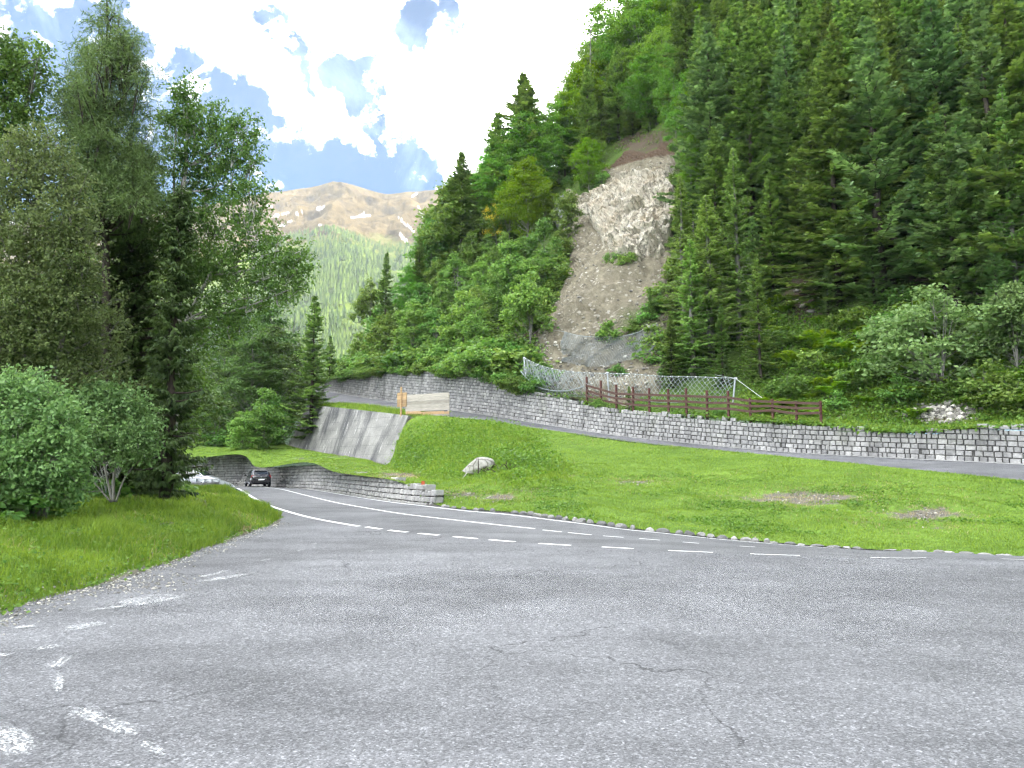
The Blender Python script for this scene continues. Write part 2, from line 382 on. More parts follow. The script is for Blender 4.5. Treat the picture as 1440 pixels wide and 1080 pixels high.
# the parking lot (flat) up to the road edge
i0 = int(np.argmin(np.abs(Npx[:, 0]-395)+1e4*(np.arange(NS) > NS*.75))); edge = [tuple(p) for p in Nc[:i0+1]]
left = [(-7.2, 21.5, 0), (-6.1, 14, 0), (-5.9, 8, 0), (-5.6, 0, 0), (-5.6, -14, 0)]
import bmesh
bm = bmesh.new(); vs = [bm.verts.new(p) for p in edge+[(-8.6, 25.9, 0)]+left+[(30, -14, 0)]]; fc = bm.faces.new(vs)
bm.normal_update()
if fc.normal.z < 0: fc.normal_flip()
bmesh.ops.triangulate(bm, faces=bm.faces[:]); me = bpy.data.meshes.new('parking_lot'); bm.to_mesh(me); bm.free(); me.materials.append(M['lot'])
o = bpy.data.objects.new('parking_lot', me); col.objects.link(o); tag(o, kind='structure')
# scraped paint on the lot: tyre-dragged patches (outline in metres, soft edge from a mask)
def smear(cx, cy, L, W, ang, z=.004):
    n = 26; m = 14; u, v = np.meshgrid(np.linspace(-1, 1, n), np.linspace(-1, 1, m), indexing='ij')
    k = np.clip(1.25-np.sqrt(np.abs(u)**2.6+np.abs(v)**2.6)*1.25, 0, 1)
    X = u*L/2; Y = v*W/2; ca, sa = math.cos(ang), math.sin(ang)
    return np.stack([cx+X*ca-Y*sa, cy+X*sa+Y*ca, np.full(u.shape, z)], -1).reshape(-1, 3), gridq(n, m), np.clip(k*1.25, 0, 1).ravel()
VV, QQ, KK, SS, nn = [], [], [], [], 0
def seg(pa, pb, w, grow=1.15):
    global nn
    a = at_z(*pa, 0); b = at_z(*pb, 0); d = b-a
    V, q, k = smear(*((a+b)/2)[:2], np.linalg.norm(d)*grow, w, math.atan2(d[1], d[0]), .004+.0006*len(VV)); SS.append(np.tile(np.sin(np.linspace(-1, 1, 14)*13), 26)*(1. if len(VV) in (0, 1, 2, 3, 13, 14) else .15)); VV.append(V); QQ.append(q+nn); KK.append(k); nn += len(V)
for a in (((95, 990), (215, 1045), .26), ((-20, 1015), (45, 1070), .34), ((68, 945), (98, 920), .2), ((35, 915), (95, 905), .34), ((80, 890), (155, 872), .5), ((150, 855), (272, 832), .95),
          ((255, 822), (365, 805), .42), ((110, 862), (190, 850), .25), ((270, 815), (330, 800), .3), ((360, 790), (384, 786), .2), ((412, 776), (434, 773), .22), ((436, 766), (448, 764), .16), ((-30, 930), (22, 918), .3), ((190, 1040), (235, 1068), .12), ((80, 985), (84, 940), .12), ((505, 777), (535, 774), .2), ((10, 886), (60, 880), .2)): seg(*a)
o = build('worn_paint_patches', np.concatenate(VV), np.concatenate(QQ), mats=M['smear'], vattr={'mask': np.concatenate(KK), 'stripe': np.concatenate(SS)}); tag(o, kind='structure')

# loft helper: rows of world points -> grid sheet
def loft(rows, nr, nc, sub=True):
    G = np.stack([cr(r, nc) for r in rows], 0)                     # (k,nc,3)
    return np.stack([cr(G[:, j], nr) for j in range(nc)], 1)        # (nr,nc,3)

# left verge
e0 = [(-5.6, -14, -.02), (-5.5, 0, -.02), at_z(-120, 915, -.02), at_z(0, 868, -.02), at_z(140, 827, -.02), at_z(220, 801, -.02), at_z(300, 773, -.02), at_z(355, 750, -.02), at_z(392, 737, -.02),
      at_z(398, 723, -.02), at_z(362, 709, -.015), at(341, 697, 41.2), at(328, 688.3, 51.5), at(310, 686, 57)]
e0 = np.array(e0); k = len(e0)
off = lambda dx, dy, dz: e0+np.stack([np.broadcast_to(np.asarray(q, float), (k,)) for q in (dx, dy, dz)], 1)
fad = np.array([1, 1, 1, 1, 1, 1, 1, 1, .9, .6, .35, .2, .1, .05])
rows = [e0, off(-.5, .15*fad, .2*fad), off(-1.6, .5*fad, .42*fad), off(-3.0, .8*fad, .60*fad), off(-4.6, 1.*fad, .72*fad), off(-8, 1.5, .45*fad), off(-13, 2, -2), off(-26, 3, -8), off(-70, 5, -22)]
vg = loft(rows, 90, 150); d0 = np.clip(np.arange(90)/8, 0, 1)[:, None]
vg[..., 2] += ((fbm(vg*.9, 4, 3)-.5)*.5+(fbm(vg*3.2, 3, 9)-.5)*.15)*d0
vpx = pix(vg)
sl = np.clip(1.2-np.arange(90)/6.0, 0, 1)[:, None]*np.ones((1, 150))*.9
for (cx, cy, r) in ((105, 752, 42), (285, 707, 40), (300, 722, 25), (330, 728, 25), (392, 725, 16), (235, 735, 20)):
    sl = np.maximum(sl, np.clip(1.1-np.hypot((vpx[..., 0]-cx)/r, (vpx[..., 1]-cy)/(r*.28)), 0, 1)*.75)
verge = build('grass_verge', vg.reshape(-1, 3), gridq(90, 150)[:, ::-1], mats=M['turf'], smooth=True, vattr={'soil': sl}); tag(verge, kind='structure')

# the bank between the two roads
COLS = [
 [(240, 650, 70), (240, 640, 75), (240, 630, 80), (240, 620, 85), (240, 600, 95)],
 [(335, 639, 71.5), (345, 635, 74), (355, 631, 78), (365, 627, 82), (380, 612, 90)],
 [(363, 657, 67), (372, 648, 70), (384, 640, 73), (395, 634, 77), (405, 626, 82.5)],
 [(430, 650, 57), (440, 646, 61), (447, 643, 65), (452, 640, 70), (455, 637, 76.3)],
 [(473, 664, 47.5), (490, 657, 52), (500, 652, 56), (508, 649, 62), (515, 646, 67.6)],
 [(560, 677, 34.8), (566, 669, 40), (568, 663, 47), (562, 658, 56), (546, 652, 64)],
 [(612, 709, 29.6), (622, 693, 33), (625, 676, 39), (606, 637, 51), (577, 590, 65)],
 [(727, 720.5, 24.3), (722, 700, 29), (706, 665, 37), (684, 625, 48), (650, 588, 61)],
 [(834, 735, 21.7), (822, 705, 27), (800, 672, 35), (787, 640, 46), (775, 605, 56)],
 [(938, 748, 20.9), (935, 715, 26), (925, 685, 33), (920, 652, 41), (915, 623.5, 50)],
 [(1092, 762.5, 19.7), (1095, 730, 24), (1100, 702, 29), (1100, 668, 36), (1100, 641.5, 42)],
 [(1217, 771.5, 19.3), (1240, 742, 23), (1255, 715, 27), (1262, 684, 32), (1270, 658.5, 37)],
 [(1348, 778, 18.9), (1390, 755, 21), (1420, 730, 24.5), (1436, 701, 28.5), (1440, 675.5, 33)],
 [(1480, 786, 18), (1540, 765, 20), (1600, 745, 22.5), (1640, 725, 25.5), (1700, 703, 28)],
 [(1800, 815, 15.5), (1850, 800, 17), (1900, 785, 19), (1960, 765, 21), (2050, 745, 23)]]
rows = [[at(*c[r]) for c in COLS] for r in range(5)]
BR, BC = 70, 300
bk = loft(rows, BR, BC)
w = np.sin(np.linspace(0, np.pi, BR))[:, None]**.6
bk[..., 2] += ((fbm(bk*.45, 4, 21)-.5)*.55+(fbm(bk*1.8, 3, 25)-.5)*.3*(.4+1.2*(vnoise(bk*.25, 5) > .5)))*w
bpx = pix(bk); sl = np.zeros(bk.shape[:2])
for (cx, cy, rx, ry, s) in ((1130, 700, 150, 20, .74), (1300, 722, 90, 18, .8), (890, 678, 60, 9, .55), (1080, 706, 90, 10, .55), (700, 700, 50, 12, .7), (640, 695, 45, 8, .8), (560, 668, 60, 7, .75), (1210, 735, 40, 6, .5), (490, 640, 70, 8, .55), (1320, 742, 40, 5, .5), (800, 670, 30, 5, .5), (740, 690, 60, 5, .6), (420, 645, 30, 5, .5)):
    sl = np.maximum(sl, np.clip(1.15-np.hypot((bpx[..., 0]-cx)/rx, (bpx[..., 1]-cy)/ry), 0, 1)*s)
sl_bank = sl
bank = build('grass_bank', bk.reshape(-1, 3), gridq(BR, BC), mats=M['turf'], smooth=True, vattr={'soil': sl}); tag(bank, kind='structure')
# dirt gutter strip between road edge and bank foot
g0 = across(.995, -.006); row = bk[0]; kx = Npx
sel = np.where((pix(Fc)[:, 0] > 598))[0]; A = Fc[sel]; j = [int(np.argmin(np.linalg.norm(row[:, :2]-a[:2], axis=1))) for a in A]
B = row[j]; V = np.concatenate([A-[0, 0, .004], (A+B)/2-[0, 0, .03], B-[0, 0, .02]+(B-A)*.4]); m = len(A)
tag(build('gutter', V, [(i, i+1, m+i+1, m+i) for i in range(m-1)]+[(m+i, m+i+1, 2*m+i+1, 2*m+i) for i in range(m-1)], mats=simple('gutter_grit', (.085, .08, .072), .95, .1)), kind='structure')
# kerb of rough stones
kb = MB(); rr = np.random.default_rng(4)
P = A; L = np.concatenate([[0], np.cumsum(np.linalg.norm(np.diff(P, axis=0), axis=1))]); s = 0
Pk = np.stack([A[:, i]*.35+B[:, i]*.65 for i in range(3)], 1); Lk = np.concatenate([[0], np.cumsum(np.linalg.norm(np.diff(Pk, axis=0), axis=1))])
def rock_mesh(r, seed, n=2, sq=(1, 1, 1), amp=.35):
    b = bmesh.new(); bmesh.ops.create_icosphere(b, subdivisions=n, radius=1); V = np.array([v.co for v in b.verts]); T = np.array([[v.index for v in f.verts] for f in b.faces]); b.free()
    dirs = np.random.default_rng(seed).normal(size=(9, 3)); dirs /= np.linalg.norm(dirs, axis=1)[:, None]
    for d in dirs:
        h = .62+.25*np.random.default_rng(seed+1).random(); k = V@d; V = V-np.maximum(k-h, 0)[:, None]*d
    V = V*(1+amp*(fbm(V*1.7+seed, 3, seed)-.5))[:, None]
    return V*np.array(sq)*r, T
while s < Lk[-1]-.5:
    ln = rr.uniform(.16, .42); c = np.array([np.interp(s+ln/2, Lk, Pk[:, i]) for i in range(3)]); c2 = np.array([np.interp(s+ln, Lk, Pk[:, i]) for i in range(3)])
    a = math.atan2(*(c2-c)[[1, 0]]); px = pix(c)[0]
    if not (rr.random() < .12 or (px < 720 and rr.random() < .6)):
        V, T = rock_mesh(1, int(rr.integers(1e6)), 2, (ln*.52, rr.uniform(.09, .14), rr.uniform(.08, .13) if px < 1080 else rr.uniform(.03, .06)), .15)
        ca, sa = math.cos(a), math.sin(a); V = V@np.array([[ca, sa, 0], [-sa, ca, 0], [0, 0, 1]]); kb.add(V+c+[rr.normal()*.03, rr.normal()*.03, .0], t=T, tint=rr.random())
    s += ln+.03
tag(kb.build('kerb', m_stone('kerb_stone', [(0, (.13, .13, .125)), (1, (.36, .35, .33))], .3)), kind='structure')

# ================================================================== upper road
WB = [(2050, 700, 29), (1700, 672, 33), (1440, 653.5, 38), (1265, 645, 42), (1100, 636, 47), (962, 623, 52.5), (856, 611.5, 57), (745, 594, 63), (690, 585, 67.5), (640, 578, 72), (590, 571, 79), (530, 562, 89), (472, 552.5, 101), (450, 549, 113), (446, 546, 130)]
WE = [(2050, 745.5, 23), (1700, 703.5, 28), (1440, 676, 33), (1270, 659, 37), (1100, 642, 42), (960, 629.5, 47.5), (850, 616.5, 52), (750, 602, 57.5), (690, 594, 60.5), (640, 587, 64), (590, 581, 69), (530, 572, 77), (470, 567, 89), (415, 563, 100), (370, 560, 118)]
wb = np.array([at(*p) for p in WB]); we = np.array([at(*p) for p in WE])
UB = cr(wb, 220); UE = cr(we, 220)
V = np.stack([UB*(1-c)+UE*c for c in np.linspace(0, 1, 5)], 1); V[:, 0] += (UB-UE)*.06; V[..., 2] += .01
tag(build('upper_road', V.reshape(-1, 3), gridq(220, 5)[:, ::-1], mats=M['road'], smooth=True), kind='structure')

Vg = np.stack([UB*(1-c)+UE*c for c in (.0, .03, .06)], 1); Vg[..., 2] += np.array([.05, .035, .03]); tag(build('gutter', Vg.reshape(-1, 3), gridq(220, 3)[:, ::-1], mats=simple('pale_concrete', (.27, .27, .265), .9, .1)), kind='structure')
# ---- block walls
def block_wall(name, base, top_h, ch, bl, side, mats, label, group=None, bury=.25, lean=.12, holes=True, seed=1, caps=0.0, zfun=None):
    rr = np.random.default_rng(seed); B = cr(base, 400); H = np.interp(np.linspace(0, 1, 400), np.linspace(0, 1, len(top_h)), top_h)
    L = np.concatenate([[0], np.cumsum(np.linalg.norm(np.diff(B[:, :2], axis=0), axis=1))])
    T = np.gradient(B, axis=0); T[:, 2] = 0; T /= np.linalg.norm(T, axis=1)[:, None]; Nn = np.stack([-T[:, 1], T[:, 0], 0*T[:, 0]], 1)*side   # outward (towards the road)
    f = lambda A, s: np.stack([np.interp(s, L, A[:, k]) for k in range(3)], -1)
    mb = MB(); nco = int(max(H)/ch)+2
    def P(s, v, o): return f(B, s)+f(Nn, s)*(o-lean*v)[..., None]+np.stack([0*v, 0*v, v], -1)
    for c in range(-1, nco):
        s = -rr.random()*bl
        while s < L[-1]:
            ln = bl*rr.uniform(.6, 1.5)
            if holes and c == 1 and int(s/2.7) != int((s+ln)/2.7): s += .1
            a, b = max(s, 0), min(s+ln, L[-1]); s += ln
            if b-a < .1: continue
            h = np.interp((a+b)/2, L, H)+rr.normal()*ch*.12
            if (c+.55)*ch > h: continue
            v0, v1 = c*ch, (c+1)*ch; g = .012+.008*rr.random(); j = rr.normal()*.014
            last = (c+1.55)*ch > h
            if last: v1 += rr.normal()*ch*.12
            ins = .03
            gs = g+.009; sv = lambda i: (np.array([a+gs+i, b-gs-i, b-gs-i, a+gs+i]), np.array([v0+g+i, v0+g+i, v1-g-i, v1-g-i])+rr.normal(size=4)*.008)
            s0, q0 = sv(ins); s1, q1 = sv(0)
            s0 = s0+rr.normal(size=4)*.01
            V = np.concatenate([P(s0, q0, np.full(4, .03+j)+rr.normal(size=4)*.008), P(s1, q1, np.full(4, -.012+j)), P(s1, q1, np.full(4, -.38))])
            Q = [(0, 1, 2, 3)]+[(4+i, 4+(i+1) % 4, (i+1) % 4, i) for i in range(4)]+[(8+i, 8+(i+1) % 4, 4+(i+1) % 4, 4+i) for i in range(4)]
            if side > 0: Q = [q[::-1] for q in Q]
            mb.add(V, Q, tint=np.clip(rr.normal(.5, .2), 0, 1))
    n = 400; ii = np.arange(n); hh = np.maximum(H-ch*.8, .05)
    s_ = L
    V = np.stack([P(s_, np.full(n, -bury), np.full(n, -.05)), P(s_, hh, np.full(n, -.05)), P(s_, hh, np.full(n, -.36)), P(s_, np.full(n, -bury), np.full(n, -.36))], 1).reshape(-1, 3)
    Q = [(4*i+k, 4*i+4+k, 4*i+4+(k+1) % 4, 4*i+(k+1) % 4) for i in range(n-1) for k in range(4)]
    mb.add(V, Q, tint=.3, m=1)
    o = mb.build(name, mats); tag(o, label, 'wall', group); return o, B, H, Nn, L
# upper wall
wh = [1.9, 1.95, 2.0, 1.55, 1.85, 1.95, 2.0, 2.7, 3.7, 3.9, 3.8, 3.3, 1.95, 1.7, 1.5]
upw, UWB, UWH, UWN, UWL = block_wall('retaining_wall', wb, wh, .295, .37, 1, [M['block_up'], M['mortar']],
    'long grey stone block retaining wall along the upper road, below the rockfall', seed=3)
tang = np.gradient(UWB, axis=0)
# lower wall along the main road
lwpx = [(609, 708.5, 29.2), (585, 706.5, 31), (560, 703.5, 34), (520, 698, 40), (480, 691.5, 47.5), (440, 687, 56), (405, 685.3, 63), (372, 684.4, 69), (345, 684.3, 73), (322, 684.3, 74), (300, 684.5, 75.5), (265, 685, 76.5), (225, 686, 77)]
lb = np.array([at(*p) for p in lwpx])+np.array([0, .45, 0])
lh = [.5, .7, .85, 1.0, 1.2, 1.85, 1.75, 1.8, 2.7, 3.25, 3.1, 2.8, 2.5]
low, LWB, LWH, LWN, LWL = block_wall('retaining_wall', lb, lh, .25, .40, 1, [M['block'], M['mortar']],
    'low pale granite block wall beside the main road, behind the dark car', seed=8, holes=False, lean=.15)

# concrete wall under the upper road
ct = np.array([at(*p) for p in ((574, 584.5, 66), (545, 581, 69.5), (500, 576, 75), (462, 572, 80), (432, 570, 85))])
cb = np.array([at(*p) for p in ((549, 654, 64.6), (520, 648, 68), (480, 641, 73), (440, 634, 79), (404, 628, 83.3))])
Tt = cr(ct, 60); Bb = cr(cb, 60); mb = MB()
back = np.array([.5, .75, 0])
V = np.stack([Bb-[0, 0, .6], *[Bb*(1-t)+Tt*t for t in np.linspace(0, 1, 12)], Tt+back*.5, Tt+back*.5-[0, 0, 6]], 1)
V[:, 1:13] += ((fbm(V[:, 1:13]*.8, 3, 5)-.5)*.12)[..., None]*np.array([-.5, -.8, 0])
mb.add(V.reshape(-1, 3), gridq(60, 15)); e = V[0]; mb.add(e, [(i, i+1, 13-i if 13-i > i+1 else 13, 14-i if 14-i > i+1 else 14) for i in range(6)])
wl = np.concatenate([[0], np.cumsum(np.linalg.norm(np.diff(Tt, axis=0), axis=1))]); wu = np.concatenate([np.repeat(wl, 15), np.zeros(15)]); wv = np.concatenate([V[..., 2].ravel(), V[0, :, 2]])
o = mb.build('concrete_wall', M['concrete'], vattr={'wu': wu, 'wv': wv}); tag(o, 'tall leaning concrete wall streaked black and white, under the plank barrier', 'wall')
# shoulder between concrete wall top and upper road edge, and soil under the barrier
A = cr(np.concatenate([[at(600, 590, 64.8)], Tt[::6]+back*.4-[0, 0, .05]]), 60); js = [int(np.argmin(np.linalg.norm(UE[:, :2]-a[:2], axis=1))) for a in A]; E = UE[js]
V = np.stack([A, A*.7+E*.3+[0, 0, .12], A*.35+E*.65+[0, 0, .1], E-[0, 0, .02], E+(UB[js]-E)*.2-[0, 0, .05]], 1)
tag(build('road_shoulder', V.reshape(-1, 3), gridq(60, 5), mats=M['turf'], smooth=True, vattr={'soil': np.full(V.shape[:2], .3)}), kind='structure')
SHOULD = V

# ================================================================== hillside
hb = [(446, 541, 130, (.95, .3)), (448, 533, 113, (.95, .31)), (470, 533, 101.6, (.94, .34)), (530, 524, 89.8, (.91, .41)), (590, 522, 80, (.88, .47)), (640, 522, 73, (.85, .53)), (690, 525, 68.3, (.82, .57)), (745, 552, 63.8, (.78, .63)),
      (815, 561, 60, (.75, .66)), (860, 578, 57.7, (.74, .67)), (962, 585, 53.2, (.73, .68)), (1157, 598, 45.7, (.73, .68)), (1265, 608, 42.4, (.74, .67)), (1440, 601, 38.6, (.76, .65))]
HB = [at(*p[:3]) for p in hb]; HN = [p[3] for p in hb]
HB = [np.array((-20, 165, 12)), np.array((-26, 140, 14))]+HB; HN = [(.95, .3), (.95, .3)]+HN
for p, n in (((38, 31, 3.0), (.85, .53)), ((46, 18, 3.4), (.93, .36)), ((50, 0, 3.5), (1, .05)), ((52, -40, 3.5), (1, 0)), ((54, -120, 3.5), (1, -.05)), ((54, -260, 3.5), (1, -.05))):
    HB.append(np.array(p)); HN.append(n)
HU, HS = 300, 150
Bh = cr(HB, HU); Nh = cr([(a, b, 0) for a, b in HN], HU); Nh /= np.linalg.norm(Nh, axis=1)[:, None]
s = np.concatenate([[-.42, 0, .5], .5+np.linspace(0, 1, HS-3)[1:]**1.5*235, [262]])[:HS]
HS = len(s)
ledge = cr([[1.5]]*2+[[2.0]]*6+[[1.6]]*1+[[2.5]]*1+[[3.0]]*2+[[3.4]]*2+[[4.]]*2+[[5.]]*6, HU)[:, 0]
sx = np.maximum(s[None]-ledge[:, None], 0)
rise = 1.0*(np.sqrt(sx**2+4)-2)+.06*np.maximum(s, 0)[None]
rise -= np.maximum(s-190, 0)[None]*.5
hv = Bh[:, None]+Nh[:, None]*s[None, :, None]; hv[..., 2] += rise
nz = (fbm(hv*.035, 4, 40)-.5)*7+(fbm(hv*.14, 4, 44)-.5)*2.2
hv[..., 2] += nz*np.clip((s-3)/14, 0, 1)[None]
hpx = pix(hv)
sl = np.zeros(hv.shape[:2])
for (cx, cy, rx, ry, k) in ((1140, 415, 60, 60, .9), (1300, 365, 40, 60, .95), (740, 480, 45, 45, .85), (1230, 470, 50, 30, .5), (1100, 300, 200, 200, .55), (1320, 580, 50, 16, .9), (830, 540, 110, 40, .9), (1180, 585, 40, 10, .7), (905, 198, 62, 26, .9)):
    sl = np.maximum(sl, np.clip(1.2-np.hypot((hpx[..., 0]-cx)/rx, (hpx[..., 1]-cy)/ry), 0, 1)*k)
sl_hill = sl
hill = build('hillside', hv.reshape(-1, 3), gridq(HU, HS), mats=M['floor'], smooth=True, vattr={'soil': sl}); tag(hill, kind='structure')
def bvh(o):
    me = o.data; return BVHTree.FromPolygons([v.co for v in me.vertices], [tuple(p.vertices) for p in me.polygons])
T_hill, T_bank, T_verge = bvh(hill), bvh(bank), bvh(verge)
O_ = Vector((0, 0, CAMH))
def hit(px, py, T=None):
    T = T or T_hill; r = Vector(ray(px, py)).normalized(); h = T.ray_cast(O_, r)
    if h[0] is None: return None
    n = np.array(h[1]); return np.array(h[0]), (n if n@np.array(r) < 0 else -n)
def ground(x, y, T):
    h = T.ray_cast(Vector((x, y, 400)), Vector((0, 0, -1))); return h[0].z if h[0] is not None else None
def ground_fix(x, y, T, d=0.):
    z = ground(x, y, T); return np.array((x, y, d if z is None else z))

# ---- landslide scar: bare soil skin and broken rock face over the hillside
SC = [(862, 222), (880, 212), (905, 205), (950, 196), (962, 240), (956, 300), (952, 360), (955, 400), (950, 470), (945, 520), (930, 560), (880, 572), (830, 556), (800, 552), (748, 546), (712, 520), (738, 474), (768, 440), (792, 400), (797, 350), (780, 310), (800, 272), (838, 258)]
RK = [(838, 268), (862, 252), (890, 244), (925, 240), (955, 238), (958, 300), (940, 345), (925, 362), (902, 378), (872, 374), (850, 352), (846, 330), (822, 312), (795, 312), (785, 296), (803, 276)]
def skin(name, poly, step, amp, mat_, disp, lift, label=None, kind=None, attrs=None, taper=10.):
    xs = np.arange(min(p[0] for p in poly)-4, max(p[0] for p in poly)+5, step); ys = np.arange(min(p[1] for p in poly)-4, max(p[1] for p in poly)+5, step*.8)
    PX = np.stack(np.meshgrid(xs, ys, indexing='ij'), -1); D = pdist(PX, poly)+(fbm(np.concatenate([PX/22., 0*PX[..., :1]], -1), 3, 71)-.5)*26
    P = np.zeros(PX.shape[:2]+(3,)); Nn = np.zeros_like(P); ok = np.zeros(PX.shape[:2], bool)
    for i in range(len(xs)):
        for j in range(len(ys)):
            if D[i, j] > -5:
                h = hit(*PX[i, j])
                if h: P[i, j], Nn[i, j] = h; ok[i, j] = True
    d = disp(P, PX); k = np.clip(D/taper, 0, 1)
    P2 = P+Nn*((lift+d*amp)*k-.25*(1-k))[..., None]
    idx = np.arange(ok.size).reshape(ok.shape); q = np.stack([idx[:-1, :-1], idx[1:, :-1], idx[1:, 1:], idx[:-1, 1:]], -1).reshape(-1, 4)
    q = q[ok.ravel()[q].all(1)]; used = np.unique(q); re = np.full(ok.size, -1); re[used] = np.arange(len(used))
    va = {kk: f(P, PX).ravel()[used] for kk, f in (attrs or {}).items()}
    o = build(name, P2.reshape(-1, 3)[used], re[q], mats=mat_, smooth=False, vattr=va)
    a = {}
    if label: tag(o, label, 'rock face')
    if kind: tag(o, kind=kind)
    return o
def facets(P, cell, seed, tilt=.8):
    c = P/cell; i0 = np.floor(c); best = np.full(P.shape[:-1], 9e9); val = np.zeros(P.shape[:-1])
    for a in (-1, 0, 1):
        for b in (-1, 0, 1):
            for e in (-1, 0, 1):
                g = i0+np.array([a, b, e]); pt = g+np.stack([_h(g[..., 0], g[..., 1], g[..., 2], seed+k) for k in range(3)], -1)
                dv = c-pt; dd = (dv**2).sum(-1)
                gr = np.stack([_h(g[..., 0], g[..., 1], g[..., 2], seed+5+k)-.5 for k in range(3)], -1)
                v = _h(g[..., 0], g[..., 1], g[..., 2], seed+9)+(dv*gr).sum(-1)*2*tilt
                m = dd < best; best = np.where(m, dd, best); val = np.where(m, v, val)
    return val
def soil_disp(P, PX): return (fbm(P*.25, 4, 61)-.5)*1.6+(fbm(P*np.array([1.2, 1.2, .5]), 4, 63)-.5)*.7
def rock_disp(P, PX): return facets(P*np.array([1, 1, .6]), 2.6, 81)*.9+facets(P*np.array([1.3, 1.3, .7]), .95, 82)*.62+facets(P, .45, 83)*.34+(fbm(P*.2, 3, 66)-.5)*1.2
brown = lambda P, PX: np.clip((238-PX[..., 1]+(PX[..., 0]-900)*-.25)/16, 0, 1)
green = lambda P, PX: np.clip(np.maximum(1.1-np.hypot((PX[..., 0]-900)/70, (PX[..., 1]-455)/45), 1.1-np.hypot((PX[..., 0]-750)/35, (PX[..., 1]-500)/40)), 0, 1)*.75
o = skin('landslide_scar', SC, 3.0, 1.0, M['scar'], soil_disp, .45, kind='structure', attrs={'brown': brown, 'green': green}, taper=14)
T_scar = bvh(o)
o = skin('cliff', RK, 1.7, 1.0, M['rock'], rock_disp, .3, label='pale broken rock face exposed high on the landslide scar', taper=7)
GR = [(783, 318), (784, 290), (797, 268), (815, 274), (812, 296), (800, 322)]
o = skin('rock_outcrop', GR, 2.2, 1.0, M['greyrock'], rock_disp, .9, label='small blue grey rock outcrop at the upper left edge of the landslide scar', taper=6); o['category'] = 'rock'

# ================================================================== far mountain
mr = []
sky = [(-420, 345), (-200, 330), (0, 318), (180, 300), (300, 287), (370, 276), (400, 270), (435, 264), (468, 257), (500, 262), (540, 271), (570, 270), (605, 268), (680, 262), (800, 262), (1000, 280), (1250, 330)]
xs = [p[0] for p in sky]
def mrow(dy, d): return [at(x, y+dy(y), d) for x, y in sky]
rows = [mrow(lambda y: 0, 2450), mrow(lambda y: 26, 2280), mrow(lambda y: 60, 1960), mrow(lambda y: 110, 1600), mrow(lambda y: 165, 1280), mrow(lambda y: 215, 1030), mrow(lambda y: 270, 800), mrow(lambda y: 340, 560), [np.array((at(x, 600, 430)[0], 430, -34)) for x, y in sky]]
mv = loft(rows, 300, 640)
yy = np.linspace(0, 1, 300)[:, None]
dm = (fbm(mv*np.array([.0045, .0045, .0022]), 6, 51, True)-.5)*150*np.clip(yy*14, 0.12, 1)*(1-.45*yy)
dm += (fbm(mv*.02, 4, 55)-.5)*36*np.clip(yy*12, .15, 1)
mv[..., 1] -= dm; mv[..., 2] += dm*.35
mpx = pix(mv)
m, nt, out = nmat('mountain_slope'); v = coords(nt)
n = noise(nt, v, .006, 8, .65); f = noise(nt, v, .05, 6, .7); alt = attr(nt, 'alt')
f2 = noise(nt, v, .018, 9, .72); f3 = noise(nt, stretch(nt, v, (1, .3, .25)), .03, 7, .75); rock = mix(nt, .8, ramp(nt, f2, [(.3, (.066, .05, .024)), (.5, (.132, .1, .046)), (.72, (.195, .15, .075))]), ramp(nt, f3, [(.3, .45), (.5, 1), (.7, 1.35)]), 'MULTIPLY')
mead = ramp(nt, f, [(.3, (.10, .155, .026)), (.7, (.205, .28, .05))])
dark = ramp(nt, f, [(.3, (.02, .04, .02)), (.7, (.05, .08, .03))])
h1 = math_(nt, 'ADD', alt, math_(nt, 'MULTIPLY', math_(nt, 'SUBTRACT', n, .5), .28))
c = mix(nt, ramp(nt, h1, [(.62, 0), (.70, 1)]), mead, rock)
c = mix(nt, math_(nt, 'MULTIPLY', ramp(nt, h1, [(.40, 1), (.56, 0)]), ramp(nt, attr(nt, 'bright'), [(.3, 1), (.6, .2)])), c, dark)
c = mix(nt, attr(nt, 'snow'), c, (.8, .8, .82))
prin(nt, out, c, .95, .05, bump(nt, math_(nt, 'ADD', f3, f2), 1., 14.))
alt = np.interp(mpx[..., 1]-np.interp(mpx[..., 0], xs, [p[1] for p in sky]), [0, 60, 110, 165, 240, 340], [1.0, .72, .55, .4, .2, 0])
snow = np.zeros_like(alt)
for (x1, y1, x2, y2, wd) in ((446, 294, 450, 291, 2.2), (449, 296, 456, 290, 1.6), (417, 302, 424, 298, 2), (397, 301, 406, 299, 1.6), (380, 305, 392, 303, 1.6), (390, 318, 400, 317, 1.8), (376, 289, 382, 290, 1.8), (494, 306, 520, 303, 1.8), (563, 330, 572, 340, 2.6), (573, 316, 582, 326, 1.4), (580, 276, 586, 272, 2.2), (588, 290, 596, 308, 1.2), (448, 316, 452, 316, 1.4), (560, 305, 572, 318, .9), (405, 312, 410, 311, 1.2), (505, 304, 512, 300, 1.6)):
    a = np.array((x1, y1)); ab = np.array((x2, y2))-a; t = np.clip(((mpx-a)@ab)/(ab@ab), 0, 1); dd = np.linalg.norm(mpx-(a+t[..., None]*ab), axis=-1)
    snow = np.maximum(snow, np.clip((wd*.55+.6-dd)/.9, 0, 1))
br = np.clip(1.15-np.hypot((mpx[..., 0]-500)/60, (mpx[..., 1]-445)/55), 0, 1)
o = build('mountain', mv.reshape(-1, 3), gridq(300, 640)[:, ::-1], mats=m, smooth=True, vattr={'alt': alt, 'snow': snow, 'bright': br}); tag(o, kind='structure')
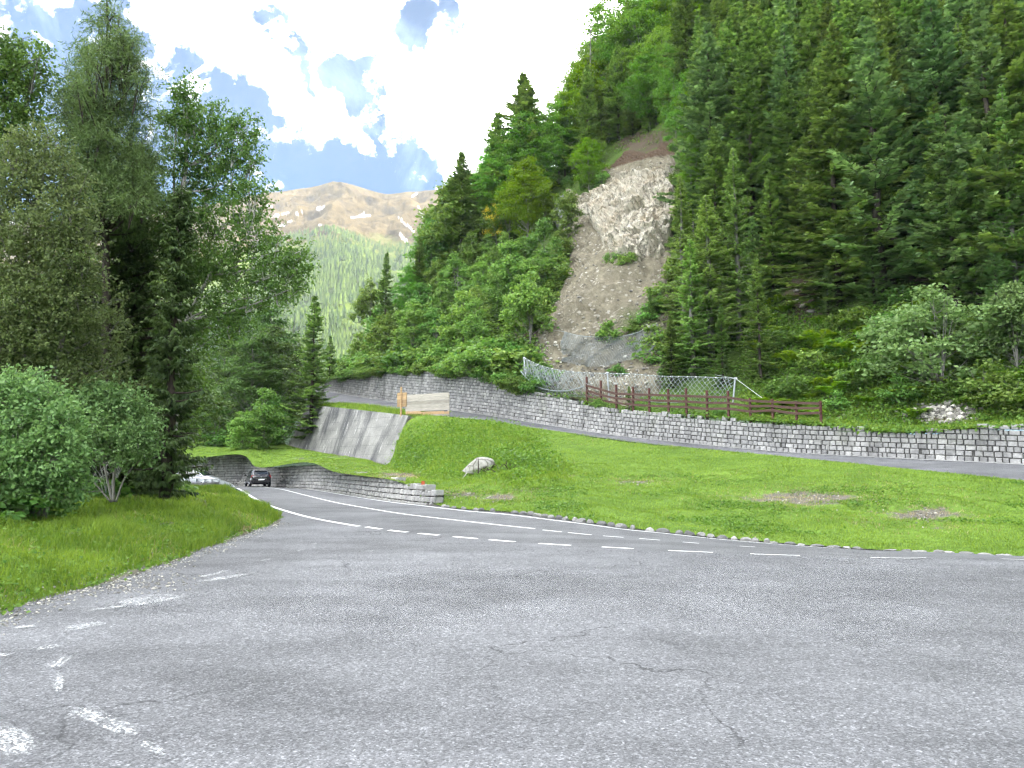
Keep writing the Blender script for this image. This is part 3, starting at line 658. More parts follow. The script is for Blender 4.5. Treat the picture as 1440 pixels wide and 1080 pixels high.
# far forest on it: one mass of small spires
mv_n = np.zeros(0)
rr = np.random.default_rng(12); mb = MB(); cnt = 0
Mgrid = mv; 
while cnt < 15000:
    i = rr.uniform(36, 262); j = rr.uniform(190, 480); ii, jj = int(i), int(j); a = i-ii; b = j-jj
    P = (Mgrid[ii, jj]*(1-a)+Mgrid[ii+1, jj]*a)*(1-b)+(Mgrid[ii, jj+1]*(1-a)+Mgrid[ii+1, jj+1]*a)*b
    p = pix(P); dy = p[1]-np.interp(p[0], xs, [q[1] for q in sky]); cnt += .25
    if not (120 < p[0] < 640) or dy < 55+25*vnoise(np.array([P*.006]))[0]: continue
    brt = max(0, 1.15-math.hypot((p[0]-500)/60, (p[1]-445)/55))
    clear = vnoise(np.array([P*.012]), 4)[0]
    if brt > .25 and rr.random() < .72: continue
    if dy < 100 and rr.random() < .35: continue
    if clear > .72: continue
    H = rr.uniform(11, 23)*(.7 if dy < 90 else 1); Rr = H*rr.uniform(.14, .23); n = 6; an = np.arange(n)*2*np.pi/n+rr.random()*6
    V = [];
    for z, r in ((0, 1), (.45, .62)):
        for q in an: V.append((math.cos(q)*Rr*r*rr.uniform(.8, 1.2), math.sin(q)*Rr*r*rr.uniform(.8, 1.2), H*z))
    V.append((0, 0, H*.6)); V.append((0, 0, H))
    T = [(k, (k+1) % n, 12) for k in range(n)]+[(6+k, 6+(k+1) % n, 13) for k in range(n)]
    mb.add(np.array(V)+P-[0, 0, 1], t=T, tint=np.clip(rr.normal(.45, .25), 0, 1)); cnt += .75
o = mb.build('far_forest', m_leaf('far_needles', (.034, .07, .022), (.165, .23, .047), .18, .8)); tag(o, 'hazy conifer forest on the distant mountain slope', 'forest', kind='stuff')
# ground sheet to the horizon, below everything
gs = 4000
tag(build('ground', [(-gs, -gs, -26), (gs, -gs, -26), (gs, gs, -26), (-gs, gs, -26)], [(0, 1, 2, 3)], mats=simple('valley_ground', (.06, .1, .025), .95, .1)), kind='structure')
# valley slope falling away on the left, far side meadow
# ================================================================== plants: prototypes
def unit(v): return v/(np.linalg.norm(v, axis=-1, keepdims=True)+1e-9)
def diamonds(P, D, S, ln, wd, mid=.45):           # base point, direction, side, length, half width -> quads
    n = len(P); ln = np.broadcast_to(ln, (n,))[:, None]; wd = np.broadcast_to(wd, (n,))[:, None]
    a = P; b = P+D*ln*mid+S*wd; c = P+D*ln; d = P+D*ln*mid-S*wd
    V = np.stack([a, b, c, d], 1).reshape(-1, 3); return V, np.arange(4*n).reshape(-1, 4)
def conifer(seed, H=22., R0=3.2, gap=.42, per=6, tl=.62, tw=.085, step=.105, a0=.12, a1=-.42, lift=.32, base=.04, hang=.35, sparse=0., power=.85, trunk=.26, tip_up=.0, sidejit=.7):
    r = np.random.default_rng(seed); Vs, n = [], 0; br = MB()
    zz = np.linspace(0, H, 14); wob = (r.random((14, 2))-.5)*.12; wob[0] = 0
    br.tube(np.stack([wob[:, 0], wob[:, 1], zz], 1), trunk*(1-zz/H)**.8+.012, 7)
    z = base*H; P_, D_, S_, L_, W_, B_ = [], [], [], [], [], []
    while z < H-.15:
        f = (z-base*H)/(H*(1-base)); env = R0*(1-f)**power*(.35+.65*min(1, f/.12+.3))
        for k in range(per):
            if r.random() < sparse: continue
            az = r.random()*6.283; L = max(.12, env*r.uniform(.55, 1.18)*(1+.16*math.sin(az*2+seed+z*.8))); zb = z+r.uniform(-.5, .5)*gap
            ang = a0*f+a1*(1-f)+r.normal()*.1
            m = max(2, int(L/step)); t = (np.arange(m)+r.random(m))/m*.9+.1
            e = np.array([math.cos(az), math.sin(az), 0]); sd = np.array([-e[1], e[0], 0])
            pt = e*(L*t)[:, None]; pt[:, 2] = zb+L*(ang*t+lift*t*t)
            dz = ang+2*lift*t
            bo = r.normal()*.2
            for sg in (-1, 1):
                B_.append(np.full(m, bo)); th = r.uniform(.6, 1.15, m); d = e*np.cos(th)[:, None]+sd*(sg*np.sin(th))[:, None]
                d[:, 2] = dz*.6-hang*r.uniform(.3, 1.5, m)+tip_up*r.random(m); d = unit(d)
                s = unit(np.cross(d, np.array([0, 0, 1.])))+r.normal(size=(m, 3))*sidejit
                s = unit(s-d*(s*d).sum(1)[:, None])
                P_.append(pt); D_.append(d); S_.append(s); L_.append(tl*(.35+.75*(1-t)*min(1, L/2.0))*r.uniform(.6, 1.25, m)); W_.append(tw*r.uniform(.6, 1.3, m))
            if L > 1.0: 
                q = np.array([[0, 0, zb], *[pt_ for pt_ in (e*L*.5+[0, 0, zb+L*(ang*.5+lift*.25)], e*L*.92+[0, 0, zb+L*(ang*.92+lift*.85)])]])
                br.tube(q, [.035, .022, .008], 4, cap=False)
        z += gap*r.uniform(.7, 1.3)*(1-.72*f)
    P_, D_, S_, L_, W_ = [np.concatenate(a) for a in (P_, D_, S_, L_, W_)]
    V, q = diamonds(P_, D_, S_, L_, W_, .5)
    bt = np.concatenate(B_); return br, V, q, np.clip(r.normal(.45, .2, len(q))+bt, 0, 1)
def leaves_at(r, C, rad, n, ls, flat=.7, up=.9, wr=.32, twig=.0):
    i = r.integers(0, len(C), n); o = r.normal(size=(n, 3))*.5; o[:, 2] *= flat
    P = C[i]+o*(rad[i][:, None])
    D = r.normal(size=(n, 3)); D[:, 2] = D[:, 2]*.5-.25; D = unit(D)
    Nn = unit(r.normal(size=(n, 3))+np.array([0, 0, up])); S = unit(np.cross(Nn, D))
    L = ls*r.uniform(.65, 1.3, n)
    V, q = diamonds(P, D, S, L, L*wr, .45); return V, q
def broadleaf(seed, H=14., W=4., ncl=90, nl=9000, ls=.24, clr=.8, base=.2, flat=.45, up=1.2, trunk=.2, stems=1, gaps=.35, topw=.35):
    r = np.random.default_rng(seed); br = MB(); C = []
    while len(C) < ncl:
        p = r.normal(size=3); p /= np.linalg.norm(p); p = p*r.random()**.45
        z = base+(1-base)*(p[2]*.5+.5); wz = 1-(1-topw)*max(0, (z-.45)/.55)**1.6
        if z < base+.25: wz *= .6+.4*(z-base)/.25
        q = np.array([p[0]*W*wz, p[1]*W*wz, z*H])
        if vnoise(q[None]*np.array([.32, .32, .5])+seed*3.7, 5)[0] < gaps: continue
        C.append(q)
    C = np.array(C); rad = clr*r.uniform(.6, 1.35, ncl)
    for s in range(stems):
        o = r.normal(size=2)*(.12*W if stems > 1 else 0); b = r.normal(size=2)*W*.12
        zz = np.linspace(0, 1, 8); P = np.stack([o[0]*zz+b[0]*zz**2+np.sin(zz*5+s)*.05*W*.3, o[1]*zz+b[1]*zz**2, zz*H*.9], 1)
        br.tube(P, trunk/stems**.4*(1-zz*.92), 6)
    for k in range(min(ncl, 34)):
        c = C[k]; z0 = max(.06*H, c[2]-np.hypot(c[0], c[1])*r.uniform(.6, 1.1)-.3); a = np.array([0, 0, z0]); mdl = (a+c)/2+np.array([0, 0, -.06*H*r.random()])+r.normal(size=3)*.05*W
        t = np.linspace(0, 1, 5)[:, None]; P = (1-t)**2*a+2*t*(1-t)*mdl+t*t*c
        br.tube(P, trunk*.33*np.linspace(1, .22, 5), 4, cap=False)
    V, q = leaves_at(r, C, rad, nl, ls, flat, up)
    ct = r.normal(.5, .16, ncl); return br, V, q, np.clip(r.normal(.5, .22, len(q)), 0, 1)
BARK = {'brown': m_bark('brown_bark', (.062, .052, .042)), 'grey': m_bark('grey_bark', (.2, .19, .17)), 'pale': m_bark('pale_birch_bark', (.42, .4, .37))}
LF = {
 'spruce': m_leaf('spruce_needles', (0.075, 0.135, 0.038), (0.285, 0.425, 0.105), .25, .6, .03, .5),
 'fir': m_leaf('blue_green_needles', (0.08, 0.15, 0.06), (0.26, 0.41, 0.145), .25, .6, .03, .4),
 'larch': m_leaf('larch_needles', (0.12, 0.22, 0.048), (0.26, 0.41, 0.105), .38, .6, .03, .35),
 'beech': m_leaf('beech_leaves', (0.062, 0.155, 0.024), (0.205, 0.38, 0.058), .38, .5, .04, .45),
 'bright': m_leaf('bright_fresh_leaves', (0.081, 0.184, 0.016), (0.207, 0.345, 0.034), .4, .5, .02, .25),
 'sap': m_leaf('sapling_leaves', (0.065, 0.16, 0.032), (0.235, 0.375, 0.085), .36, .5, .045, .45),
 'willow': m_leaf('grey_green_leaves', (0.085, 0.165, 0.05), (0.235, 0.36, 0.13), .34, .5, .03, .3),
 'aspen': m_leaf('aspen_leaves', (.062, .125, .03), (.185, .30, .07), .4, .45, .02, .2),
 'olive': m_leaf('olive_leaves', (.085, .125, .042), (.215, .28, .105), .4, .5, .02, .2),
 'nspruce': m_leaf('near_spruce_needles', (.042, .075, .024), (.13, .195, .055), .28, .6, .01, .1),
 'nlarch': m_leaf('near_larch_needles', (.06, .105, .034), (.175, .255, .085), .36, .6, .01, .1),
 'shade_beech': m_leaf('shade_darkened_leaves', (.042, .09, .026), (.13, .22, .055), .34, .5, .03, .3),  # broadleaf green darkened, shade put into the leaf colour
 'fern': m_leaf('fern_fronds', (.11, .22, .022), (.25, .39, .045), .4, .5, .03, .25),
 'yellow': m_leaf('yellow_blossom', (.45, .36, .02), (.6, .5, .04), .2, .6, .0, .1),
 'grass': m_leaf('grass_blades', (.10, .18, .024), (.28, .395, .062), .42, .5, .0, .0),
 'weed': m_leaf('weed_leaves', (.075, .17, .022), (.21, .35, .05), .36, .5, .0, .0),
 'cover': m_leaf('ground_cover_leaves', (.065, .15, .022), (.19, .32, .055), .36, .5, .0, .0)}
PROTO = {}
def proto(key, kind, br, V, q, ti, bark, leaf, H):
    tr = br.build('trunk', BARK[bark], link=False, smooth=True); cw = build('crown', V, q, mats=LF[leaf], tint=ti, link=False)
    PROTO.setdefault(key, []).append((kind, tr, cw, H))
for i in range(4):
    proto('spruce', 'spruce_tree', *conifer(100+i, 22, (4.3, 3.7, 4.9, 4.2)[i], per=(6, 6, 7, 6)[i], lift=(.3, .38, .26, .34)[i], tl=.95, tw=.14, step=.13, gap=.72, hang=.12, sidejit=.4), 'brown', 'spruce', 22)
for i in range(2):
    proto('fir', 'fir_tree', *conifer(120+i, 16, 3.6, per=6, gap=.58, a1=-.3, lift=.3, tl=.75, tw=.12, step=.11, hang=.08, sidejit=.35), 'brown', 'fir', 16)
for i in range(3):
    proto('larch', 'larch_tree', *conifer(140+i, 18, (2.6, 2.9, 2.4)[i], gap=.4, per=6, a1=-.2, a0=.3, lift=.12, tl=.6, tw=.062, step=.075, hang=.55, sparse=.12, power=.75), 'grey', 'larch', 18)
for i in range(2):
    proto('small_spruce', 'spruce_tree', *conifer(160+i, 5, 1.35, gap=.2, per=6, a1=-.15, a0=.5, lift=.22, tl=.34, tw=.042, step=.07, hang=.1, trunk=.06, tip_up=.15), 'brown', 'spruce', 5)
for i in range(4):
    proto('beech', 'beech_tree', *broadleaf(200+i, 14, (4.1, 3.6, 4.6, 3.9)[i], 150, 20000, .22, .8, .1, .3, 1.6, .17, 1, .27), 'grey', 'beech', 14)
    PROTO.setdefault('bright', []).append(('beech_tree', PROTO['beech'][-1][1], PROTO['beech'][-1][2].copy(), 14)); PROTO['bright'][-1][2].materials[0] = LF['bright']
    PROTO.setdefault('shade_beech', []).append(('shaded_beech_tree', PROTO['beech'][-1][1], PROTO['beech'][-1][2].copy(), 14)); PROTO['shade_beech'][-1][2].materials[0] = LF['shade_beech']  # same beech meshes, leaves recoloured darker so the trees look shaded
for i in range(4):
    proto('sapling', 'broadleaf_tree', *broadleaf(230+i, 7, (2.1, 2.5, 1.9, 2.3)[i], 70, 6500, .25, .52, .05, .6, .9, .08, 3, .34, .3), 'grey', 'sap', 7)
for i in range(3):
    proto('willow', 'willow_shrub', *broadleaf(250+i, 4, (2.3, 1.9, 2.1)[i], 64, 8000, .17, .42, .02, .55, .9, .06, 5, .34, .55), 'grey', 'willow', 4)
for i in range(3):
    proto('bush', 'shrub', *broadleaf(270+i, 1.6, 1.0, 26, 1700, .16, .3, .0, .6, .7, .03, 4, .2, .6), 'grey', 'sap', 1.6)
# bare dead spire
b = MB(); r = np.random.default_rng(5); zz = np.linspace(0, 20, 10); b.tube(np.stack([np.sin(zz)*.05, zz*0, zz], 1), .16*(1-zz/20.5), 6)
for k in range(70):
    z = r.uniform(6, 19.6); a = r.random()*6.28; L = r.uniform(.4, 1.5)*(1.1-z/22); b.tube([(0, 0, z), (math.cos(a)*L*.6, math.sin(a)*L*.6, z-.05), (math.cos(a)*L, math.sin(a)*L, z-.25*L)], [.025, .016, .006], 4, cap=False)
V, q = leaves_at(r, np.array([(0, 0, z) for z in np.linspace(4, 18, 20)]), np.full(20, 1.3), 700, .22, .6, .2, .1)
proto('dead', 'larch_tree', b, V, q, np.full(len(q), .3), 'grey', 'larch', 20)

TREES = []
def plant(key, pos, H, label, group=None, rz=None, wide=1., var=None, sink=.15, name=None):
    kind, tr, cw, H0 = PROTO[key][random.randrange(len(PROTO[key])) if var is None else var]
    s = H/H0; o = thing(name or kind, (pos[0], pos[1], pos[2]-sink*s), label, 'shrub' if 'shrub' in kind else 'tree', group, random.uniform(0, 6.28) if rz is None else rz, (s*wide, s*wide, s))
    for nm, me in (('trunk', tr), ('crown', cw)):
        c = bpy.data.objects.new(nm, me); col.objects.link(c); c.parent = o
    TREES.append(o); return o

# ================================================================== hillside forest
def onhill(px, yb, T=None):
    h = hit(px, yb, T); return None if h is None else h[0]
def T_(key, px, yb, yt, label, wide=1., var=None, group=None):
    p = onhill(px, yb)
    if p is None: print('MISS', px, yb); return
    d = p[1]*CP+(p[2]-CAMH)*SP; H = (yb-yt)*d/F_PX/CP
    return plant(key, p, H, label, group, wide=wide, var=var)
# ---- trees one can single out
T_('spruce', 541, 505, 350, 'dark pointed spruce at the left end of the hillside, beside the distant mountain', .95, 0)
T_('sapling', 519, 495, 388, 'slim light green birch sapling left of the dark pointed spruce', .7)
T_('spruce', 648, 392, 205, 'broad dark spruce on the left skyline of the hill, below the two tall spires', 1.25, 2)
T_('spruce', 737, 300, 93, 'tallest dark spruce spire on the hill skyline against white cloud', 1.7, 0)
T_('spruce', 700, 335, 150, 'second dark spruce spire on the skyline, left of the tallest one', 1.7, 1)
T_('dead', 832, 215, -35, 'thin nearly bare larch trunk standing above the skyline at the top of the hill')
T_('bright', 828, 268, 190, 'bright yellow green beech leaning over the left top of the rock face', 1.25, 0)
T_('bright', 716, 345, 244, 'round bright green beech on the left slope below the spires', 1.05, 1)
T_('larch', 1040, 478, 195, 'tall light green larch right of the landslide, in front of the dark spruces', 1.05, 0)
T_('larch', 1000, 505, 265, 'feathery bright green larch hanging over the right edge of the landslide', 1.5, 1)
T_('larch', 962, 470, 238, 'slender pale green larch at the right edge of the rock face', 1.25, 2)
T_('larch', 975, 530, 330, 'drooping larch above the end of the grey drape net', 1.5, 0)
T_('beech', 968, 245, 95, 'light green beech above the top right corner of the rock face', .75, 2)
T_('bright', 975, 330, 175, 'yellow green young beech beside the top right of the rock face', .5, 3)
T_('spruce', 1070, 540, 352, 'dark young spruce standing above the timber fence', .95, 3)
T_('spruce', 1017, 545, 425, 'low dark spruce between the larch and the wire net', 1.15, 1)
T_('spruce', 1088, 408, 235, 'dark spruce behind the fence, filling the dip right of the tall light larch', 1.15, 0)
T_('fir', 1062, 425, 300, 'blue green fir squeezed behind the tall light larch', 1.2, 1)
T_('spruce', 1125, 372, 190, 'dark spruce directly above the brown bare patch', 1.1, 3)
T_('spruce', 1010, 400, 170, 'dark spruce rising behind the feathery larches', 1.1, 2)
T_('sapling', 985, 420, 330, 'light green sapling between the larches at the slide edge', 1.2, 1)
T_('small_spruce', 915, 462, 402, 'small dark spruce alone on the lower right of the bare slide', .9, 0)
T_('spruce', 945, 545, 440, 'dark green spruce at the foot of the slide, right of the grey drape net', 1.1, 2)
T_('willow', 1325, 545, 398, 'pale grey green willow bush on the right above the ferns', 1.15, 0)
T_('willow', 1432, 520, 392, 'pale willow bush at the right edge of the slope', .95, 1)
T_('fir', 1368, 425, 190, 'fresh green fir standing right of the brown forest gap', .95, 0)
T_('larch', 1432, 440, 100, 'tall pale larch at the right edge of the picture', .8, 1)
T_('fir', 1405, 470, 330, 'short green fir below the tall right larch', 1.1, 1)
T_('fir', 1230, 432, 335, 'spreading young fir above the fern slope', 1.35, 0)
T_('fir', 1165, 450, 372, 'small blue green fir beside the brown bare patch', 1.2, 1)
T_('sapling', 1112, 380, 318, 'yellowish sapling on the dark forest edge above the brown patch', 1.0, 1)
T_('spruce', 1060, 335, 30, 'large dark spruce behind the tall light larch', 1.0, 2)
T_('spruce', 1190, 385, 10, 'very tall dark spruce in the centre of the forest wall', 1.0, 0)
T_('fir', 1115, 330, 15, 'tall blue green fir in the middle of the forest', .9, 0)
T_('spruce', 1255, 330, -40, 'tall dark spruce with long drooping boughs right of the forest centre', 1.1, 1)
T_('sapling', 745, 505, 380, 'light green sapling clump at the left edge of the landslide', 1.0, 1)
T_('sapling', 715, 440, 330, 'tall sapling on the left edge of the slide under the grey outcrop', .9, 2)
T_('sapling', 765, 400, 300, 'thin green sapling just left of the bare soil', .8, 3)
T_('sapling', 800, 345, 262, 'green sapling half covering the grey outcrop', .9, 0)
OUT = [(470, 500), (490, 478), (515, 440), (535, 400), (560, 395), (580, 330), (600, 288), (620, 262), (650, 222), (670, 232), (690, 190), (715, 165), (740, 125), (760, 140), (780, 118), (800, 98), (820, 62), (840, 20), (850, -60), (870, -200), (1500, -400)]
ox, oy = [p[0] for p in OUT], [p[1] for p in OUT]
SCn = SC
def covers(px, yt, yb, hw):
    ys = np.linspace(yt, yb, 9); P = np.array([(px+s*hw*(.3+.7*k/8), y) for k, y in enumerate(ys) for s in (-.55, 0, .55)]); return inside(P, SCn).mean()
GAPS = [(1135, 412, 42, 34), (1300, 345, 34, 55), (742, 492, 24, 34), (925, 212, 34, 14)]
LAB = {
 ('sapling', 0): ('dense leafy sapling crowding the slope above the left block wall', 'saplings on the slope above the block wall'),
 ('sapling', 1): ('leafy young tree on the left hillside between the beeches', 'young trees on the left hillside'),
 ('beech', 1): ('mid green beech in the broadleaf band climbing to the skyline', 'beeches on the left hillside'),
 ('bright', 1): ('fresh yellow green beech among darker beeches on the left hillside', 'bright beeches on the left hillside'),
 ('spruce', 1): ('dark spruce half hidden among the beeches of the left hillside', 'spruces among the left beeches'),
 ('spruce', 2): ('dark spruce packed in the forest above the road on the right', 'spruces of the right forest'),
 ('fir', 2): ('blue green fir packed in the forest on the right', 'firs of the right forest'),
 ('larch', 2): ('light green larch among the dark spruces on the right', 'larches of the right forest'),
 ('beech', 2): ('leafy green beech between the spruces at the top of the hill', 'beeches at the top of the hill'),
 ('bright', 2): ('yellow green beech crown glowing between dark spruces', 'bright beeches of the right forest')}
rs = np.random.default_rng(77); row = 0
yb = 520.
while yb > -70:
    stepx = 40 if yb > 400 else 46
    for px in np.arange(470+(row % 2)*stepx/2, 1500, stepx):
        x = px+rs.uniform(-13, 13); y = yb+rs.uniform(-9, 9)
        if any(((x-g[0])/g[2])**2+((y-g[1])/g[3])**2 < 1 for g in GAPS): continue
        if x > 1085 and y > 436: continue
        if 930 < x < 1100 and y > 325: continue
        p = onhill(x, y)
        if p is None: continue
        d = p[1]
        if d > 190: continue
        if inside(np.array([[x, y]]), SC)[0]: continue
        lim = np.interp(x, ox, oy)+rs.uniform(0, 22)
        if x < 790 and y > 395-(.55*(x-560) if x > 560 else 0)*.35:
            key, z, H = 'sapling', 0, rs.uniform(4.5, 8.5)
        elif x < 955:
            u = rs.random(); key, z = ('beech' if u < .55 else 'bright' if u < .68 else 'spruce' if u < .84 else 'sapling'), 1
            H = rs.uniform(10, 15.5) if key != 'sapling' else rs.uniform(6, 9)
            if key == 'spruce': H *= 1.15
        else:
            u = rs.random(); z = 2
            if y < 130 and x < 1010: key = 'beech' if u < .55 else 'spruce' if u < .85 else 'bright'
            else: key = 'spruce' if u < .72 else 'fir' if u < .88 else 'beech' if u < .93 else 'bright' if u < .945 else 'larch'
            H = rs.uniform(15, 24) if key in ('spruce', 'larch', 'fir') else rs.uniform(11, 15)
        Hm = (y-lim)*d/F_PX
        if Hm < 3.5: continue
        H = min(H, Hm)
        yt = y-H*F_PX/d; hw = {'spruce': .15, 'fir': .17, 'larch': .15, 'beech': .3, 'bright': .3, 'sapling': .32}[key]*H*F_PX/d
        if covers(x, yt, y, hw) > .0 and not (x > 965 and covers(x, yt, y, hw) < .08): continue
        if x > 1085 and y > 300 and any(((x-g[0])/g[2])**2+((y-hh-g[1])/g[3])**2 < .8 for g in GAPS for hh in (40, 80, 120)): 
            if rs.random() < .75: continue
        l, g = LAB[(key, z)]
        plant(key, p, H, l, g, wide=rs.uniform(.9, 1.25))
    yb -= 20 if yb > 400 else 23; row += 1
# the row standing along the skyline
for px in np.arange(575, 985, 15.):
    yy = None
    for y in np.arange(-20, 500, 6.):
        if onhill(px, y) is not None: yy = y; break
    if yy is None: continue
    y = yy+rs.uniform(5, 22); p = onhill(px+rs.uniform(-4, 4), y)
    if p is None or p[1] > 230: continue
    yt = max(np.interp(px, ox, oy)+rs.uniform(-4, 34), y-rs.uniform(150, 215)); H = (y-yt)*p[1]/F_PX
    if H < 3: continue
    key = ('beech', 'beech', 'spruce', 'beech', 'bright')[rs.integers(5)]
    if px < 680: key = ('beech', 'spruce', 'sapling')[rs.integers(3)]
    plant(key, p, H, {'beech': 'mid green beech standing on the skyline of the hill', 'bright': 'yellow green beech standing on the skyline of the hill', 'spruce': 'slender spruce standing on the skyline of the hill', 'sapling': 'small leafy tree on the lower left skyline of the hill'}[key], 'trees along the skyline', wide=rs.uniform(.9, 1.15))
for px in np.arange(846, 968, 11.):
    p = onhill(px, np.interp(px, [846, 900, 968], [205, 186, 168])+rs.uniform(-10, 6))
    if p is None: continue
    key = 'spruce' if rs.random() < .45 else 'beech'
    plant(key, p, rs.uniform(9, 16), 'dark spruce with bare lower trunk above the brown lip of the landslide' if key == 'spruce' else 'green beech rooted just above the brown lip of the landslide', 'trees above the landslide lip', wide=rs.uniform(.75, 1.))
eds = [(SC[k], SC[(k+1) % len(SC)]) for k in range(len(SC))]
for k in range(70):
    (x1, y1), (x2, y2) = eds[rs.integers(len(eds))]; t = rs.random(); px, py = x1+(x2-x1)*t+rs.normal()*8, y1+(y2-y1)*t+rs.normal()*6
    if py < 255 or py > 545: continue
    p = onhill(px, py)
    if p is not None: plant('bush' if rs.random() < .75 else 'sapling', p, rs.uniform(1.2, 3.6), 'ragged shrub clinging to the edge of the bare landslide', 'shrubs along the landslide edge', wide=rs.uniform(.9, 1.4))
for px, py in ((880, 378), (905, 455), (925, 440), (890, 470), (912, 490), (865, 372), (935, 425), (940, 500), (860, 480)):
    p = onhill(px, py); plant('bush', p, rs.uniform(1.2, 2.6), 'green shrub rooted on the bare slide below the rock face', 'shrubs on the landslide', wide=1.3)
# fringe of shrubs hanging over the top of the upper wall, left part
for k in range(95):
    u = rs.uniform(0, 1)**.9; px = 478+u*262; yy_ = np.interp(px, [470, 530, 590, 690, 730, 745], [530, 521, 519, 522, 527, 545])-rs.uniform(-1.5, 6)
    p = onhill(px, yy_)
    if p is None: continue
    p = p+np.array([-.3, -.4, -.25])
    plant('bush' if rs.random() < .7 else 'sapling', p, rs.uniform(1.6, 3.8), 'leafy shrub overhanging the top of the left block wall', 'shrubs along the wall top', wide=rs.uniform(1, 1.5))
for px, yb_, yt_, l in ((748, 553, 520, 'yellow green shrub at the step of the block wall below the first net post'), (842, 574, 557, 'small green shrub on the wall top left of the tiny fence spruce'), (1012, 586, 571, 'low green shrub at the fence foot near the tall net post'), (1160, 606, 594, 'little green tuft bush hanging over the wall beyond the fence end'), (870, 530, 508, 'light green shrub in the slide debris above the middle net post'), (705, 527, 505, 'yellowish shrub on the wall top at the edge of the slide')):
    T_('bush', px, yb_, yt_, l, 1.1)
for px, yb_, yt_ in ((1195, 462, 425), (1245, 480, 432), (1150, 520, 485), (1205, 545, 505), (1265, 565, 525), (1280, 470, 430), (1385, 560, 505), (1420, 575, 520), (1110, 560, 520), (1340, 560, 525), (1100, 490, 455), (1180, 500, 470), (1425, 470, 420), (1270, 430, 395), (1230, 525, 490), (1175, 575, 548), (1395, 500, 455)):
    T_('bush', px, yb_, yt_, 'rounded green shrub among the ferns on the right slope', 1.25, group='shrubs on the fern slope')
# yellow blossom
b = MB(); r = np.random.default_rng(9)
for px, py in ((700, 322), (668, 318)):
    yb_ = next(y for y in np.arange(py+22, 520, 4.) if onhill(px, y) is not None)+6; p = onhill(px, yb_)
    o = thing('laburnum_shrub', tuple(p), 'shrub with yellow blossom clusters on the left hillside' if px == 700 else 'smaller yellow flowering shrub left of the other one', 'shrub')
    d = p[1]; C = np.array([(r.normal()*1.3, r.normal()*1.0, (yb_-py)*d/F_PX+r.normal()*.9) for _ in range(14)])
    V, q = leaves_at(r, C-[0, 0, .6], np.full(14, 1.2), 2600, .2, .7, .8); build('crown', V, q, mats=LF['sap'], tint=r.random(len(q)), parent=o)
    V, q = leaves_at(r, C+[-.5, -1.5, .5], np.full(14, .7), 900 if px == 700 else 500, .2, .6, .3); build('blossom', V, q, mats=LF['yellow'], tint=r.random(len(q)), parent=o)
    t = MB(); 
    for c in C[:6]: t.tube([(0, 0, -.2), c*.5+[.2, 0, .2], c], [.07, .05, .02], 5)
    t.build('trunk', BARK['grey'], parent=o)

# ferns on the right slope
def fern_mesh(seed):
    r = np.random.default_rng(seed); Vs, n, Q = [], 0, []
    P_, D_, S_, L_, W_ = [], [], [], [], []
    for k in range(13):
        az = r.random()*6.28; L = r.uniform(.6, 1.05); e = np.array([math.cos(az), math.sin(az), 0]); sd = np.array([-e[1], e[0], 0]); t = np.linspace(.1, 1, 16)
        pt = e*(L*.75*t)[:, None]; pt[:, 2] = L*(1.15*t-.75*t*t)
        for sg in (-1, 1):
            d = unit(sd*sg+e*.45+np.array([0, 0, -.15])+r.normal(size=(16, 3))*.1); tg = unit(e*.75+np.array([0, 0, 1.])*(1.15-1.5*t)[:, None]); s = unit(tg-d*(tg*d).sum(1)[:, None])
            P_.append(pt); D_.append(d); S_.append(s); L_.append(.24*np.sin(np.pi*np.clip(t*.92, 0, 1))**.7*L+.03); W_.append(np.full(16, .032))
    V, q = diamonds(*[np.concatenate(a) for a in (P_, D_, S_, L_, W_)]); return build('fern', V, q, mats=LF['fern'], tint=np.clip(r.normal(.5, .25, len(q)), 0, 1), link=False)
FM = [fern_mesh(i) for i in range(4)]
rf = np.random.default_rng(31); fs = 0
while fs < 95:
    px, py = rf.uniform(1060, 1440), rf.uniform(420, 590)
    if py < 440+(px-1060)*.02 and rf.random() < .6: continue
    if inside(np.array([[px, py]]), [(1285, 565), (1370, 568), (1370, 597), (1285, 597)])[0]: continue
    p = onhill(px, py)
    if p is None: continue
    o = bpy.data.objects.new('fern', FM[rf.integers(4)]); col.objects.link(o); o.location = p-[0, 0, .05]; o.rotation_euler = (0, 0, rf.random()*6.28); s = rf.uniform(1.1, 2.3); o.scale = (s, s, s)
    tag(o, 'bright green fern clump on the slope right of the timber fence', 'fern', 'ferns on the right slope'); fs += 1
